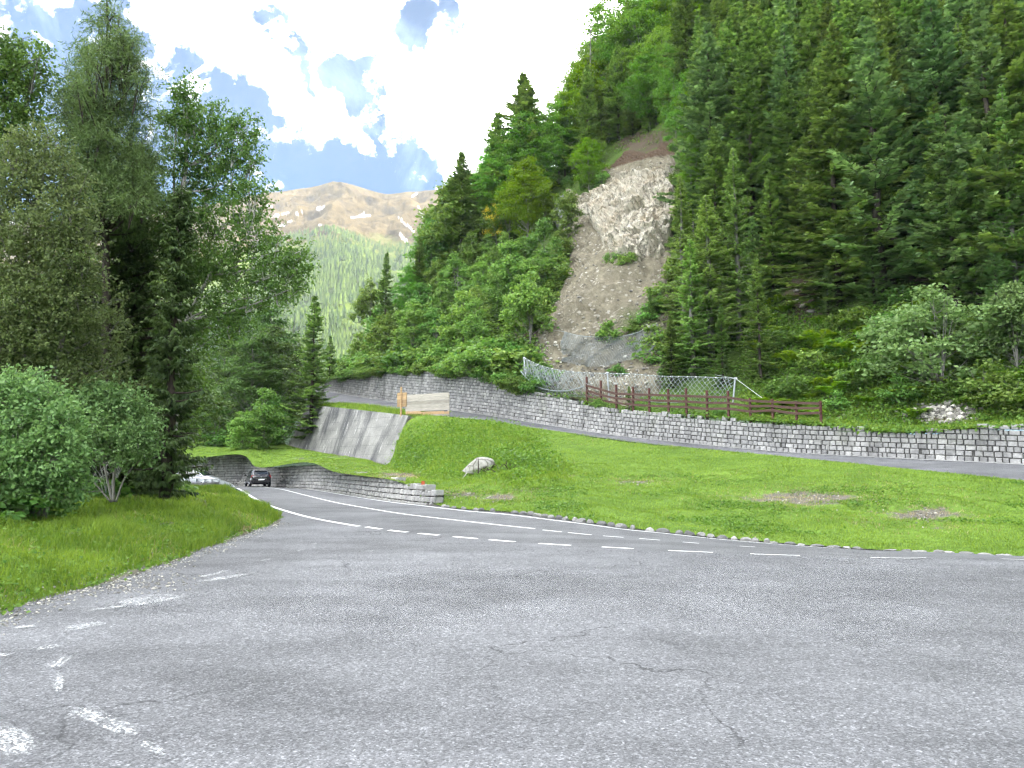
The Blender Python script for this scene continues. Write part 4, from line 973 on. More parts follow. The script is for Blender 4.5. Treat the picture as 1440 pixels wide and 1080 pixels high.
# ================================================================== trees on the left, built to the outlines the photo shows
def blob_tree(name, label, cat, base, blobs, leaf, bark, ls, dens, trunks, seed, flat=.8, up=.5, limb_r=.05, group=None, wr=.32, twig_len=.38, shell=.5):
    """blobs: (px, py, depth, rx_px, rz_px); leaves sit on short twigs inside each blob"""
    r = np.random.default_rng(seed); base = np.asarray(base, float); o = thing(name, tuple(base), label, cat, group)
    br = MB(); Ps, Ds, Ls = [], [], []; cs = []
    for (px, py, d, rx, rz) in blobs:
        c = at(px, py, d)-base; a = rx*d/F_PX; b = rz*d/F_PX; cs.append((c, a, b))
        nt_ = int(1.75*dens*rx*rz/100*(d/20.)**.5)
        p = r.normal(size=(nt_, 3)); p = unit(p)*(r.random(nt_)**shell)[:, None]
        keep = vnoise(p*2.0+seed+px*.01, 3) > .47; p = p[keep]; q = c+p*np.array([a, a*.9, b])
        dr = unit(p*np.array([1, 1, .7])+r.normal(size=p.shape)*.6+np.array([0, 0, -.1]))
        k = 10
        t = r.random((len(q), k, 1)); tl = twig_len*r.uniform(.6, 1.3, (len(q), 1, 1))
        pos = (q[:, None]+dr[:, None]*t*tl+r.normal(size=(len(q), k, 3))*.035).reshape(-1, 3); Ps.append(pos)
        dd = unit(np.repeat(dr, k, 0)*.6+r.normal(size=pos.shape)+np.array([0, 0, -.35])); Ds.append(dd)
        for w in range(min(len(q), max(3, int(rx/9)))):
            e = q[w]+dr[w]*.3; mdl = c*.5+e*.5+r.normal(size=3)*a*.15
            br.tube([c*.92, mdl, e], [limb_r*.45, limb_r*.28, .006], 4, cap=False)
    tops = []
    for tr in trunks:                                              # each trunk: list of (px, py, depth, radius)
        P = np.array([at(*k[:3])-base for k in tr]); rad = [k[3] for k in tr]; m = 12
        Pc = cr(P, m); rc = np.interp(np.linspace(0, 1, m), np.linspace(0, 1, len(rad)), rad); br.tube(Pc, rc, 8); tops.append((Pc, rc))
    for c, a, b in cs:                                             # limbs from the nearest trunk
        bd, bp = 1e9, None
        for Pc, rc in tops:
            k = np.where(Pc[:, 2] < c[2]-.15*np.hypot(*(Pc-c)[:, :2].T))[0]
            k = k if len(k) else np.array([0]); dd = np.linalg.norm(Pc[k]-c, axis=1); j = int(np.argmin(dd))
            if dd[j] < bd: bd = dd[j]; bp = Pc[k[j]]
        mdl = (bp+c)/2+np.array([0, 0, -.08*bd])+r.normal(size=3)*.06*bd; t = np.linspace(0, 1, 6)[:, None]
        br.tube((1-t)**2*bp+2*t*(1-t)*mdl+t*t*c, limb_r*np.linspace(1.1, .4, 6), 5, cap=False)
    br.build('trunk', BARK[bark], parent=o, smooth=True)
    P = np.concatenate(Ps); D = np.concatenate(Ds); Nn = unit(r.normal(size=P.shape)+np.array([0, 0, up])); S = unit(np.cross(Nn, D)); L = ls*r.uniform(.6, 1.3, len(P)); tw_t = np.repeat(r.normal(0, .16, len(P)//10+1), 10)[:len(P)]
    V, q = diamonds(P, D, S, L, L*wr, .45)
    build('crown', V, q, mats=LF[leaf], tint=np.clip(r.normal(.45, .2, len(q))+tw_t, 0, 1), parent=o)
    return o
def vg_at(px, py): 
    h = hit(px, py, T_verge); return h[0]
nleaf = 0
# aspen with the pale stem, right half of the left group
dA = 22.
blob_tree('aspen_tree', 'loose dark leaved aspen with a pale stem, spreading right of the tall larch', 'tree', at(238, 700, dA),
 [(262, 140, dA, 22, 26), (245, 175, dA+.4, 24, 24), (275, 178, dA, 24, 26), (308, 168, dA-.3, 20, 24), (332, 196, dA-.5, 26, 24), (345, 178, dA-.4, 16, 18), (300, 215, dA, 30, 24), (262, 225, dA, 26, 26), (352, 222, dA-.6, 16, 20), (330, 250, dA, 30, 22),
  (296, 262, dA+.5, 30, 24), (358, 268, dA-.8, 22, 14), (340, 292, dA-.4, 34, 18), (300, 310, dA, 36, 22), (262, 290, dA+.8, 30, 30), (360, 330, dA-.6, 34, 22), (395, 352, dA-.8, 28, 16), (415, 376, dA-1, 24, 20), (425, 352, dA-1, 14, 9), (384, 384, dA-.8, 34, 22), (340, 372, dA-.4, 40, 26), (300, 370, dA, 36, 30), (405, 408, dA-1, 24, 14), (355, 418, dA-.6, 38, 18), (312, 430, dA-.4, 32, 24), (270, 370, dA+.5, 30, 40), (285, 470, dA, 26, 22), (330, 458, dA-.3, 26, 14), (240, 330, dA+.8, 24, 34)],
 'aspen', 'pale', .088, 30, [[(238, 700, dA, .13), (250, 500, dA, .11), (252, 330, dA, .085), (262, 225, dA, .055), (264, 120, dA, .015)], [(258, 460, dA, .07), (300, 380, dA-.3, .05), (350, 330, dA-.6, .03)], [(256, 400, dA, .06), (245, 270, dA+.3, .04), (248, 170, dA+.4, .015)]], 11, limb_r=.035)
dF = 23.5
blob_tree('aspen_tree', 'dense leafy tree filling the space between the tall larch and the aspen', 'tree', at(205, 700, dF),
 [(200, 235, dF, 30, 30), (215, 285, dF, 34, 34), (190, 330, dF, 36, 36), (225, 370, dF, 36, 36), (180, 410, dF, 40, 36), (215, 450, dF, 40, 36), (260, 440, dF, 34, 34), (175, 500, dF, 40, 36), (225, 530, dF, 40, 36), (268, 520, dF, 30, 32), (170, 260, dF, 24, 30), (255, 590, dF, 26, 34), (140, 440, dF, 34, 40), (125, 380, dF, 30, 34)],
 'aspen', 'brown', .095, 20, [[(205, 700, dF, .14), (205, 500, dF, .11), (205, 350, dF, .06), (200, 225, dF, .015)]], 21, limb_r=.035)
# dark broadleaf at the upper left edge
dB = 19.
blob_tree('aspen_tree', 'dark broadleaf tree cut by the left edge, crown tip at the top left', 'tree', at(-70, 735, dB),
 [(-30, 70, dB, 46, 30), (22, 72, dB, 26, 20), (52, 82, dB-.3, 22, 14), (8, 100, dB, 34, 24), (40, 118, dB, 26, 18), (0, 140, dB, 34, 30), (34, 160, dB, 24, 20), (12, 180, dB, 30, 22), (-60, 130, dB, 50, 50), (-60, 230, dB, 60, 60), (0, 215, dB+.5, 40, 26), (-90, 330, dB, 60, 80)],
 'aspen', 'grey', .095, 24, [[(-70, 735, dB, .16), (-60, 450, dB, .13), (-45, 200, dB, .08), (-20, 60, dB, .02)]], 12, limb_r=.045)
# olive willow, mid left
dC = 16.5
blob_tree('willow_tree', 'soft olive green willow tree on the left, in front of the tall larch', 'tree', at(20, 735, dC),
 [(58, 205, dC, 36, 26), (20, 225, dC, 40, 30), (88, 238, dC, 34, 30), (50, 260, dC, 48, 36), (105, 275, dC, 28, 30), (0, 290, dC, 50, 44), (72, 312, dC-.4, 50, 40), (118, 318, dC, 22, 34), (20, 350, dC-.4, 54, 44), (92, 365, dC-.3, 42, 40), (124, 380, dC, 20, 32), (30, 410, dC-.5, 54, 44), (86, 425, dC-.4, 44, 38), (0, 470, dC-.4, 60, 50), (60, 478, dC-.3, 46, 36), (110, 450, dC, 26, 30), (-60, 340, dC, 60, 90), (-50, 500, dC, 60, 70), (40, 530, dC, 50, 40), (138, 425, dC+.8, 26, 30), (146, 470, dC+.8, 28, 32), (130, 510, dC+.6, 34, 30), (160, 545, dC+1.5, 30, 26), (100, 530, dC, 34, 30)],
 'olive', 'grey', .075, 21, [[(20, 735, dC, .14), (30, 560, dC, .11), (45, 400, dC, .07), (58, 220, dC, .02)], [(20, 700, dC, .1), (80, 520, dC, .07), (100, 330, dC, .02)], [(15, 720, dC, .1), (-30, 540, dC, .07), (0, 300, dC, .02)]], 13, limb_r=.04)
# front willow bushes
dD = 13.6
blob_tree('willow_shrub', 'big pale green willow bush at the lower left, closest to the grass verge', 'shrub', vg_at(55, 738),
 [(10, 560, dD, 46, 30), (55, 575, dD, 44, 34), (90, 600, dD-.2, 30, 34), (20, 615, dD-.3, 54, 40), (70, 640, dD-.4, 46, 36), (104, 655, dD, 20, 26), (10, 665, dD-.4, 50, 36), (60, 690, dD-.2, 40, 24), (-40, 620, dD, 60, 70), (0, 700, dD, 50, 22), (95, 690, dD, 22, 18), (40, 545, dD+.3, 36, 22)],
 'willow', 'grey', .08, 24, [[(50, 742, dD, .06), (30, 640, dD, .04), (10, 570, dD, .012)], [(58, 742, dD, .06), (80, 660, dD, .04), (85, 590, dD, .012)], [(54, 742, dD, .05), (58, 640, dD, .04), (55, 560, dD, .012)], [(45, 742, dD, .05), (0, 660, dD, .03)]], 14, limb_r=.02, twig_len=.26)
dE = 16.5
blob_tree('willow_shrub', 'grey green willow bush with bare stems below, right of the big front bush', 'shrub', vg_at(158, 702),
 [(130, 558, dE, 30, 24), (160, 562, dE, 34, 24), (190, 580, dE, 28, 22), (150, 590, dE, 38, 28), (204, 606, dE-.2, 18, 24), (180, 615, dE-.3, 34, 26), (206, 632, dE-.2, 14, 14), (140, 620, dE, 30, 22), (180, 640, dE, 26, 14), (118, 590, dE, 24, 34)],
 'willow', 'grey', .08, 25, [[(160, 706, dE, .035), (162, 660, dE, .03), (185, 605, dE, .012)], [(158, 706, dE, .03), (148, 660, dE, .025), (135, 590, dE, .01)], [(163, 706, dE, .025), (178, 668, dE, .02), (205, 640, dE, .008)], [(156, 706, dE, .02), (128, 672, dE, .015), (112, 640, dE, .006)]], 15, limb_r=.02, twig_len=.26)
# tall thin larch and the hanging spruce
def tall(key_args, name, label, px, pyb, pyt, d, leaf, bark):
    b = at(px, pyb, d); H = (pyb-pyt)*d/F_PX*1.0
    br, V, q, ti = conifer(*key_args[0], H=H, **key_args[1]); o = thing(name, tuple(b), label, 'tree')
    br.build('trunk', BARK[bark], parent=o, smooth=True); build('crown', V, q, mats=LF[leaf], tint=ti, parent=o); return o
dL = 20.5; rl = np.random.default_rng(66); BLL = [(150, 2, dL, 7, 16)]
for y in np.arange(22, 330, 13.):
    w = np.interp(y, [20, 60, 100, 150, 200, 250, 330], [18, 40, 56, 66, 82, 84, 70])
    for k in range(2 if y < 60 else 4):
        sx = rl.uniform(-1, 1); ln = rl.uniform(.55, 1.05)
        px = 148+sx*w*ln; BLL.append((px, y+abs(sx)*rl.uniform(-6, 12), dL+rl.normal()*.8*min(1, w/50), rl.uniform(.22, .38)*w+5, rl.uniform(6, 11)))
blob_tree('larch_tree', 'tallest larch on the left with a thin ragged crown against the clouds', 'tree', at(148, 705, dL), BLL, 'nlarch', 'brown', .15, 30,
 [[(148, 705, dL, .16), (150, 450, dL, .12), (147, 200, dL, .07), (151, 60, dL, .03), (150, -22, dL, .006)]], 67, limb_r=.03, wr=.075, twig_len=.5, up=.2)
tall(((306,), dict(R0=1.9, gap=.24, per=6, tl=.42, tw=.026, step=.04, a0=.2, a1=-.22, lift=.2, hang=.8, base=.05, sparse=.1, power=.5, trunk=.14)), 'spruce_tree', 'dark green spruce just behind the trunk of the tallest larch', 172, 705, 215, 22.5, 'nspruce', 'brown')
tall(((302,), dict(R0=1.0, gap=.2, per=7, tl=.45, tw=.028, step=.035, a0=.2, a1=-.28, lift=.18, hang=1.3, base=.02, sparse=.05, power=.5, trunk=.16)), 'spruce_tree', 'dark spruce with hanging curtains of twigs below the aspen', 232, 702, 245, 20., 'nspruce', 'brown')
tall(((303,), dict(R0=1.9, gap=.24, per=6, tl=.48, tw=.028, step=.045, a0=.2, a1=-.25, lift=.18, hang=1.1, base=.02, sparse=.05, power=.5, trunk=.14)), 'spruce_tree', 'dark shaded spruce behind the olive willow, left of the hanging spruce', 150, 710, 300, 22., 'nspruce', 'brown')
tall(((304,), dict(R0=2.0, gap=.24, per=6, tl=.45, tw=.03, step=.045, a0=.2, a1=-.25, lift=.18, hang=.9, base=.02, sparse=.05, power=.5, trunk=.14)), 'spruce_tree', 'dark spruce deep behind the front willow bush on the left', 78, 715, 380, 21., 'nspruce', 'brown')
tall(((305,), dict(R0=1.7, gap=.24, per=6, tl=.45, tw=.03, step=.05, a0=.2, a1=-.25, lift=.18, hang=.9, base=.02, sparse=.05, power=.5, trunk=.12)), 'spruce_tree', 'shaded spruce at the far left behind the bushes', -20, 720, 420, 20., 'nspruce', 'brown')
# ---- trees further down the road, left of the concrete wall
def P_(key, px, yb, yt, d, label, wide=1., var=None, group=None):
    p = at(px, yb, d); return plant(key, p, (yb-yt)*d/F_PX, label, group, wide=wide, var=var)
P_('spruce', 437, 622, 412, 82, 'dark spruce above the left end of the concrete wall', 1.3, 1)
P_('spruce', 462, 575, 470, 108, 'small dark spruce at the bend of the upper road', 1.2, 3)
P_('shade_beech', 412, 600, 470, 95, 'leafy green tree against the distant valley, beside the dark spruce', 1.0, 2)
P_('shade_beech', 375, 640, 420, 95, 'tall green tree behind the others over the far wall of the main road', 1.1, 3)
P_('shade_beech', 325, 640, 400, 100, 'tall loose green tree rising behind the aspen', 1.1, 1)
P_('shade_beech', 376, 640, 452, 86, 'broad green tree left of the dark spruce above the concrete wall', 1.05, 0)
P_('shade_beech', 352, 645, 440, 84, 'tall green broadleaf tree over the far wall of the main road', .95, 1)
P_('sapling', 370, 640, 540, 78, 'light green sapling above the dark far wall', 1.0, 2)
P_('shade_beech', 312, 650, 470, 92, 'dense green tree above the white car on the left of the road', .95, 2)
P_('sapling', 300, 648, 560, 82, 'young leafy tree above the far left wall end', 1.2, 3)
P_('shade_beech', 268, 655, 500, 90, 'green tree glimpsed behind the hanging spruce', 1.0, 3)
P_('spruce', 330, 648, 520, 100, 'dark spruce between the broadleaf trees over the far wall', .9, 0)
P_('sapling', 340, 640, 575, 76, 'low bushy tree on the terrace above the far wall', 1.3, 0)
P_('sapling', 386, 632, 555, 83, 'bushy young tree beside the spruce left of the concrete wall', 1.1, 3)
P_('bush', 446, 572, 552, 84, 'small shrub on top of the concrete wall end', 1.2)
for px, yb_, yt_, d in ((-60, 690, 300, 34), (60, 690, 330, 36), (170, 690, 380, 38), (240, 692, 470, 46), (120, 690, 420, 50), (10, 690, 420, 52), (205, 690, 520, 60)):
    P_('shade_beech', px, yb_, yt_, d, 'shaded broadleaf tree in the thicket behind the left verge', 1.2, group='trees in the left thicket')
for px, yb_, yt_, d in ((225, 704, 660, 26), (205, 706, 640, 24), (120, 722, 660, 19), (-40, 760, 650, 13)):
    P_('bush', px, yb_, yt_, d, 'low dark shrub at the back edge of the left verge', 1.4, group='shrubs behind the left verge')
# bare twiggy sapling
o = thing('dead_sapling', tuple(vg_at(160, 706)+np.array([.1, -.5, 0])), 'bare pale twiggy sapling in the gap under the willow bush', 'sapling'); b = MB(); r = np.random.default_rng(3)
for k in range(9):
    a = r.random()*6.28; t = r.uniform(.25, .55); L = r.uniform(.7, 1.2); b.tube([(0, 0, -.1), (math.cos(a)*t*.4, math.sin(a)*t*.3, L*.5), (math.cos(a)*t, math.sin(a)*t, L)], [.018, .011, .004], 4)
    for j in range(3): c = np.array([math.cos(a)*t, math.sin(a)*t, L])*r.uniform(.5, .9); b.tube([c, c+r.normal(size=3)*.15+[0, 0, .12]], [.007, .003], 3)
b.build('twigs', BARK['pale'], parent=o)

# ================================================================== grass
def grass(name, P, h, w, label, leafmat, lean=.5, seed=0, two=True):
    r = np.random.default_rng(seed); n = len(P); a = r.random(n)*6.283; S = np.stack([np.cos(a), np.sin(a), 0*a], 1); b = r.random(n)*6.283
    Lr = np.stack([np.cos(b), np.sin(b), 0*b], 1)*(h*lean*r.uniform(.2, 1.3, n))[:, None]; up = np.array([0, 0, 1.]); wv = S*w[:, None]; P = P-[0, 0, .02]
    mid = P+Lr*.3+up*(h*.6)[:, None]; tip = P+Lr+up*(h*(1-.15*r.random(n)))[:, None]
    if two:
        V = np.stack([P-wv, P+wv, mid+wv*.75, mid-wv*.75, tip], 1).reshape(-1, 3); i = np.arange(n)*5
        q = np.stack([i, i+1, i+2, i+3], 1); t = np.stack([i+3, i+2, i+4], 1)
    else:
        V = np.stack([P-wv, P+wv, tip], 1).reshape(-1, 3); i = np.arange(n)*3; q = None; t = np.stack([i, i+1, i+2], 1)
    cl = vnoise(P*1.1, 5); ti = np.clip(r.normal(.45, .2, n)+(cl-.5)*.7, 0, 1); ti = np.concatenate([ti, ti]) if two else ti
    o = build(name, V, q, t, mats=leafmat, tint=ti); tag(o, label, 'grass', kind='stuff'); return o
def sample(G, soil, n, seed, wfun, cut=.45):
    r = np.random.default_rng(seed); nr, nc = G.shape[:2]
    A = np.linalg.norm(np.cross(G[1:, :-1]-G[:-1, :-1], G[:-1, 1:]-G[:-1, :-1]), axis=-1); C = (G[1:, 1:]+G[:-1, :-1])/2
    w = A*wfun(C, pix(C)); w = np.maximum(w, 0).ravel(); idx = r.choice(len(w), n, p=w/w.sum()); i, j = idx//(nc-1), idx % (nc-1); a = r.random((n, 1)); b = r.random((n, 1))
    P = (G[i, j]*(1-a)+G[i+1, j]*a)*(1-b)+(G[i, j+1]*(1-a)+G[i+1, j+1]*a)*b; s = soil[i, j]+(vnoise(P*1.3, 8)-.5)*.7
    k = s < cut; return P[k]
vs_soil = np.clip(1.2-np.arange(90)/5.0, 0, 1)[:, None]*np.ones((1, 150))
for (cx, cy, r_) in ((105, 752, 42), (285, 707, 40), (300, 722, 25), (392, 725, 16)):
    vs_soil = np.maximum(vs_soil, np.clip(1.1-np.hypot((vpx[..., 0]-cx)/r_, (vpx[..., 1]-cy)/(r_*.28)), 0, 1)*.75)
def wv_(C, p): d = C[..., 1]; return np.where((d > 3) & (d < 62) & (p[..., 0] > -150) & (C[..., 2] > -1.5), 1/np.clip(d, 6, 60)**1.25, 0)
P = sample(vg, vs_soil, 150000, 1, wv_, .5); d = P[:, 1]; r = np.random.default_rng(2)
tall_ = vnoise(P*.7, 6)
grass('meadow_grass', P, (.06+.26*tall_**2)*r.uniform(.6, 1.4, len(P))*np.clip(d/12, .9, 1.5), .0035*np.clip(d/9, .8, 4)*r.uniform(.7, 1.4, len(P)), 'lush unmown grass of the left verge beside the parking lot', LF['grass'], .6, 3)
def wb_(C, p): d = C[..., 1]; return np.where((d < 80) & (p[..., 0] > 230) & (p[..., 0] < 1500), 1/np.clip(d, 15, 80)**1.35, 0)
P = sample(bk, sl_bank, 170000, 4, wb_, .5); d = P[:, 1]; px_ = pix(P); r = np.random.default_rng(5)
steep = np.clip(1.25-np.hypot((px_[:, 0]-655)/110, (px_[:, 1]-632)/42), 0, 1)+np.clip(1.1-np.hypot((px_[:, 0]-745)/70, (px_[:, 1]-665)/26), 0, 1)
steep = np.clip(steep*1.6, 0, 1)
grass('meadow_grass', P, (.05+.08*vnoise(P*.8, 2)+.36*steep*vnoise(P*.9, 12))*r.uniform(.6, 1.4, len(P)), .006*np.clip(d/15, 1, 4.5)*r.uniform(.7, 1.4, len(P)), 'green grass of the bank between the two roads', LF['grass'], .55, 6, False)
M_dry = m_leaf('dry_straw', (.26, .21, .10), (.5, .42, .22), .3, .6, 0, 0)
P = sample(vg, vs_soil*0, 60000, 31, lambda C, p: np.where((C[..., 1] > 5) & (C[..., 1] < 40) & (p[..., 0] > -100) & (C[..., 2] > .02), np.clip(vnoise(C*np.array([.5, .5, 0]), 77)-.5, 0, 1)**1.5/C[..., 1], 0), 9)[:9000]
r = np.random.default_rng(32); grass('dry_grass', P, r.uniform(.05, .2, len(P)), .004*np.clip(P[:, 1]/9, .8, 4), 'pale dry stalks among the grass of the left verge', M_dry, .9, 33)
P = sample(bk, sl_bank*0, 60000, 34, lambda C, p: np.where((C[..., 1] < 60) & (p[..., 0] > 300), np.clip(sl_bank[:-1, :-1]+.15*(vnoise(C*.4, 7) > .6), 0, 1)/C[..., 1], 0), 9)[:9000]
r = np.random.default_rng(35); grass('dry_grass', P, r.uniform(.04, .14, len(P)), .007*np.clip(P[:, 1]/15, 1, 4), 'pale dry grass round the bare patches of the bank', M_dry, .9, 36, False)
# weeds on the steep bank and by the boulder
def cover(name, P, h, ls, label, seed, leaf='cover', k=7):
    r = np.random.default_rng(seed); Q = np.repeat(P, k, 0)+r.normal(size=(len(P)*k, 3))*np.array([.16, .16, 0])*(ls/.1); Q[:, 2] += np.repeat(h, k)*r.random(len(Q))
    D = unit(r.normal(size=Q.shape)*np.array([1, 1, .4])); Nn = unit(r.normal(size=Q.shape)*.8+np.array([0, 0, 1.])); S = unit(np.cross(Nn, D)); L = ls*r.uniform(.6, 1.4, len(Q))
    V, q = diamonds(Q, D, S, L, L*.36); o = build(name, V, q, mats=LF[leaf], tint=np.clip(np.repeat(r.normal(.42, .25, len(P)), k)+r.normal(0, .1, len(Q)), 0, 1)); tag(o, label, 'ground cover', kind='stuff'); return o
P = sample(bk, sl_bank*0, 9000, 7, lambda C, p: np.clip(1.25-np.hypot((p[..., 0]-655)/105, (p[..., 1]-632)/40), 0, 1)*(C[..., 1] < 66)+.9*np.clip(1.1-np.hypot((p[..., 0]-735)/60, (p[..., 1]-662)/24), 0, 1))
cover('weeds', P[:3600], .75*np.random.default_rng(8).random(3600)**1.5*(.3+vnoise(P[:3600]*.7, 3)), .12, 'leafy weeds on the steep bank around the white boulder', 9, 'weed')
P = sample(vg, vs_soil*0, 12000, 10, lambda C, p: np.where((C[..., 1] > 6) & (C[..., 1] < 26) & (p[..., 0] > -100) & (C[..., 2] > .0), 1/C[..., 1]*vnoise(C*.6, 3)**2, 0)*np.ones(C.shape[:2]))
cover('weeds', P[:2600], .12*np.random.default_rng(8).random(2600), .06, 'broad leaved weeds among the grass of the left verge', 11, k=6)
# ground cover over the open parts of the hillside
def wh_(C, p):
    d = C[..., 1]; m = (d < 140) & (d > 20) & (p[..., 0] > 460) & (p[..., 0] < 1560) & (p[..., 1] > -60); a = (p[..., 0] > 1050) & (p[..., 1] > 430)
    g = np.zeros(d.shape)
    for c in GAPS[:2]: g = np.maximum(g, np.clip(1.3-np.hypot((p[..., 0]-c[0])/c[2], (p[..., 1]-c[1])/c[3]), 0, 1))
    return np.where(m, np.where(a, 5., 1.)*(1-g*.97)/d, 0)*(~inside(p, SC))
P = sample(hv, sl_hill*0, 34000, 13, wh_, 9)
P = P[~inside(pix(P), [(1285, 565), (1368, 568), (1370, 596), (1290, 597)])]
r = np.random.default_rng(14); hh = np.where(P[:, 1] < 62, .32, .9)*r.random(len(P))*(.3+vnoise(P*.5, 4))
cover('undergrowth', P, hh, .2, 'green undergrowth covering the hillside floor', 15, k=6)
wt = [p for p in P[:0]]
Pg = sample(hv, sl_hill*0, 26000, 16, lambda C, p: np.where((p[..., 0] > 1040) & (p[..., 0] < 1500) & (p[..., 1] > 540) & (C[..., 1] < 60), 1., 0), 9)
Pg = Pg[~inside(pix(Pg), [(1290, 568), (1362, 570), (1366, 592), (1295, 594)])]
r = np.random.default_rng(17); grass('meadow_grass', Pg, r.uniform(.15, .5, len(Pg)), np.full(len(Pg), .018), 'long grass on top of the right end of the block wall', LF['grass'], .7, 18, False)
As = SHOULD.reshape(-1, 3); r = np.random.default_rng(19); ii = r.integers(0, SHOULD.shape[0]-1, 5000); jj = r.integers(0, 3, 5000); a_ = r.random((5000, 1)); b_ = r.random((5000, 1))
Ps = (SHOULD[ii, jj]*(1-a_)+SHOULD[ii+1, jj]*a_)*(1-b_)+(SHOULD[ii, jj+1]*(1-a_)+SHOULD[ii+1, jj+1]*a_)*b_
grass('meadow_grass', Ps, r.uniform(.15, .5, 5000), np.full(5000, .025), 'grass tufts along the top of the concrete wall', LF['grass'], .6, 20, False)

# ================================================================== loose stones and litter
def stones(name, P, size, label, mat_, seed):
    r = np.random.default_rng(seed); mb = MB(); sh = [rock_mesh(1, 900+k, 1, (1, .8, .6), .3) for k in range(6)]
    for p, s in zip(P, size):
        V, T = sh[r.integers(6)]; a = r.random()*6.28; ca, sa = math.cos(a), math.sin(a); mb.add(V@np.array([[ca, sa, 0], [-sa, ca, 0], [0, 0, 1]])*s+p+[0, 0, s*.2], t=T, tint=r.random())
    o = mb.build(name, mat_); tag(o, label, 'stones', kind='stuff'); return o
M['chips'] = m_stone('stone_chips', [(0, (.1, .095, .085)), (.6, (.3, .285, .25)), (1, (.6, .57, .5))], .1)
r = np.random.default_rng(41)
E = cr(e0[1:9], 400); P = E[r.integers(0, 400, 2600)]+np.stack([r.normal(-.06, .2, 2600), r.normal(0, .15, 2600), 0*r.random(2600)], 1)
heap = np.array([at_z(*q, 0) for q in ((205, 822), (180, 832), (225, 812), (190, 825))]); P2 = heap[r.integers(0, 4, 260)]+np.stack([r.normal(0, .35, 260), r.normal(0, .22, 260), 0*r.random(260)], 1); P = np.concatenate([P, P2])
P[:, 2] = [max(0, ground(x, y, T_verge) or 0) if x < -5.2 else 0 for x, y in P[:, :2]]
stones('gravel', P, r.uniform(.006, .022, len(P))*(1+.6*(r.random(len(P)) < .1)), 'pale chips and litter along the edge of the parking lot', M['chips'], 42)
# slide debris and the rubble patch right of the fence
P, s_ = [], []
for k in range(1100):
    px, py = r.uniform(700, 950), 560-abs(r.normal())*95
    if not inside(np.array([[px, py]]), SC)[0]: continue
    h = T_scar.ray_cast(O_, Vector(ray(px, py)))
    if h[0] is not None: P.append(np.array(h[0])); s_.append(abs(r.normal())*.10+.04)
for k in range(420):
    px, py = 1328+r.normal()*22, 582+r.normal()*7
    p = onhill(px, py)
    if p is not None: P.append(p); s_.append(abs(r.normal())*.1+.06)
for px, py, s in ((1245, 603, .22), (1187, 585, .2), (1180, 590, .25), (1175, 594, .2), (1262, 580, .2), (1130, 432, .5), (1122, 425, .4), (1140, 440, .5), (1120, 410, .35)):
    p = onhill(px, py)
    if p is not None: P.append(p); s_.append(s)
for px, py, rx, ry, n in ((1300, 724, 40, 8, 120), (1130, 704, 90, 8, 160), (890, 678, 30, 4, 40), (700, 702, 40, 6, 60), (640, 697, 30, 5, 40)):
    for k in range(n):
        h = hit(px+r.normal()*rx*.6, py+r.normal()*ry*.6, T_bank)
        if h: P.append(h[0]); s_.append(abs(r.normal())*.022+.012)
stones('rubble', P, s_, 'loose rubble on the landslide, the wall top and the bare bank patches', M['chips'], 43)
P = sample(bk, sl_bank*0, 30000, 51, lambda C, p: np.where((C[..., 1] < 45) & (p[..., 0] > 600) & (p[..., 1] > 668) & (p[..., 1] < 752), np.clip(vnoise(C*.55, 9)-.5, 0, 1)/C[..., 1], 0), 9)[:3000]
cover('weeds', P, .14*np.random.default_rng(8).random(len(P)), .075, 'darker weed clumps on the rough lower part of the bank', 52, 'cover')
P = np.array([hit(732+r.normal()*22, 652+r.normal()*8, T_bank)[0] for k in range(260)]+[hit(585+r.normal()*12, 640+r.normal()*9, T_bank)[0] for k in range(120)])
cover('weeds', P, .8*r.random(len(P)), .17, 'tall dark weeds behind the white boulder and beside the concrete wall', 53, 'cover')
# the white boulder
p = hit(672, 664, T_bank)[0]; V, T = rock_mesh(1, 23, 3, (.95, .6, .5), .1); V = V@np.array([[.95, .15, .25], [-.15, 1, 0], [-.25, 0, .97]]); ca = .25
o = build('boulder', V+p+[0.05, 0, .28], None, T, mats=M['boulder']); tag(o, 'single white boulder lying on the grassy bank above the block wall end', 'boulder')
b = MB(); a_ = hit(648, 673, T_bank)[0]; c_ = p+np.array([-.35, -.6, .35]); a_ = at(649, 674, p[1]-.8); c_ = at(664, 657, p[1]-.5); b.tube([a_-[0, 0, .05], (a_+c_)/2+[0, 0, .02], c_], [.028, .024, .016], 6)
tag(b.build('dead_branch', BARK['pale']), 'bare pale branch leaning against the white boulder', 'branch')
b = MB(); r = np.random.default_rng(4); c_ = hit(702, 664, T_bank)[0]
for k in range(26):
    a = r.normal(size=3)*np.array([.6, .4, .1]); e = a+r.normal(size=3)*np.array([.5, .4, .3]); b.tube([c_+a+[0, 0, .05], c_+(a+e)/2+[0, 0, .25], c_+e+[0, 0, .12]], [.035, .025, .01], 5)
tag(b.build('brush_pile', BARK['brown']), 'dark tangle of roots and brush right of the white boulder', 'brush')

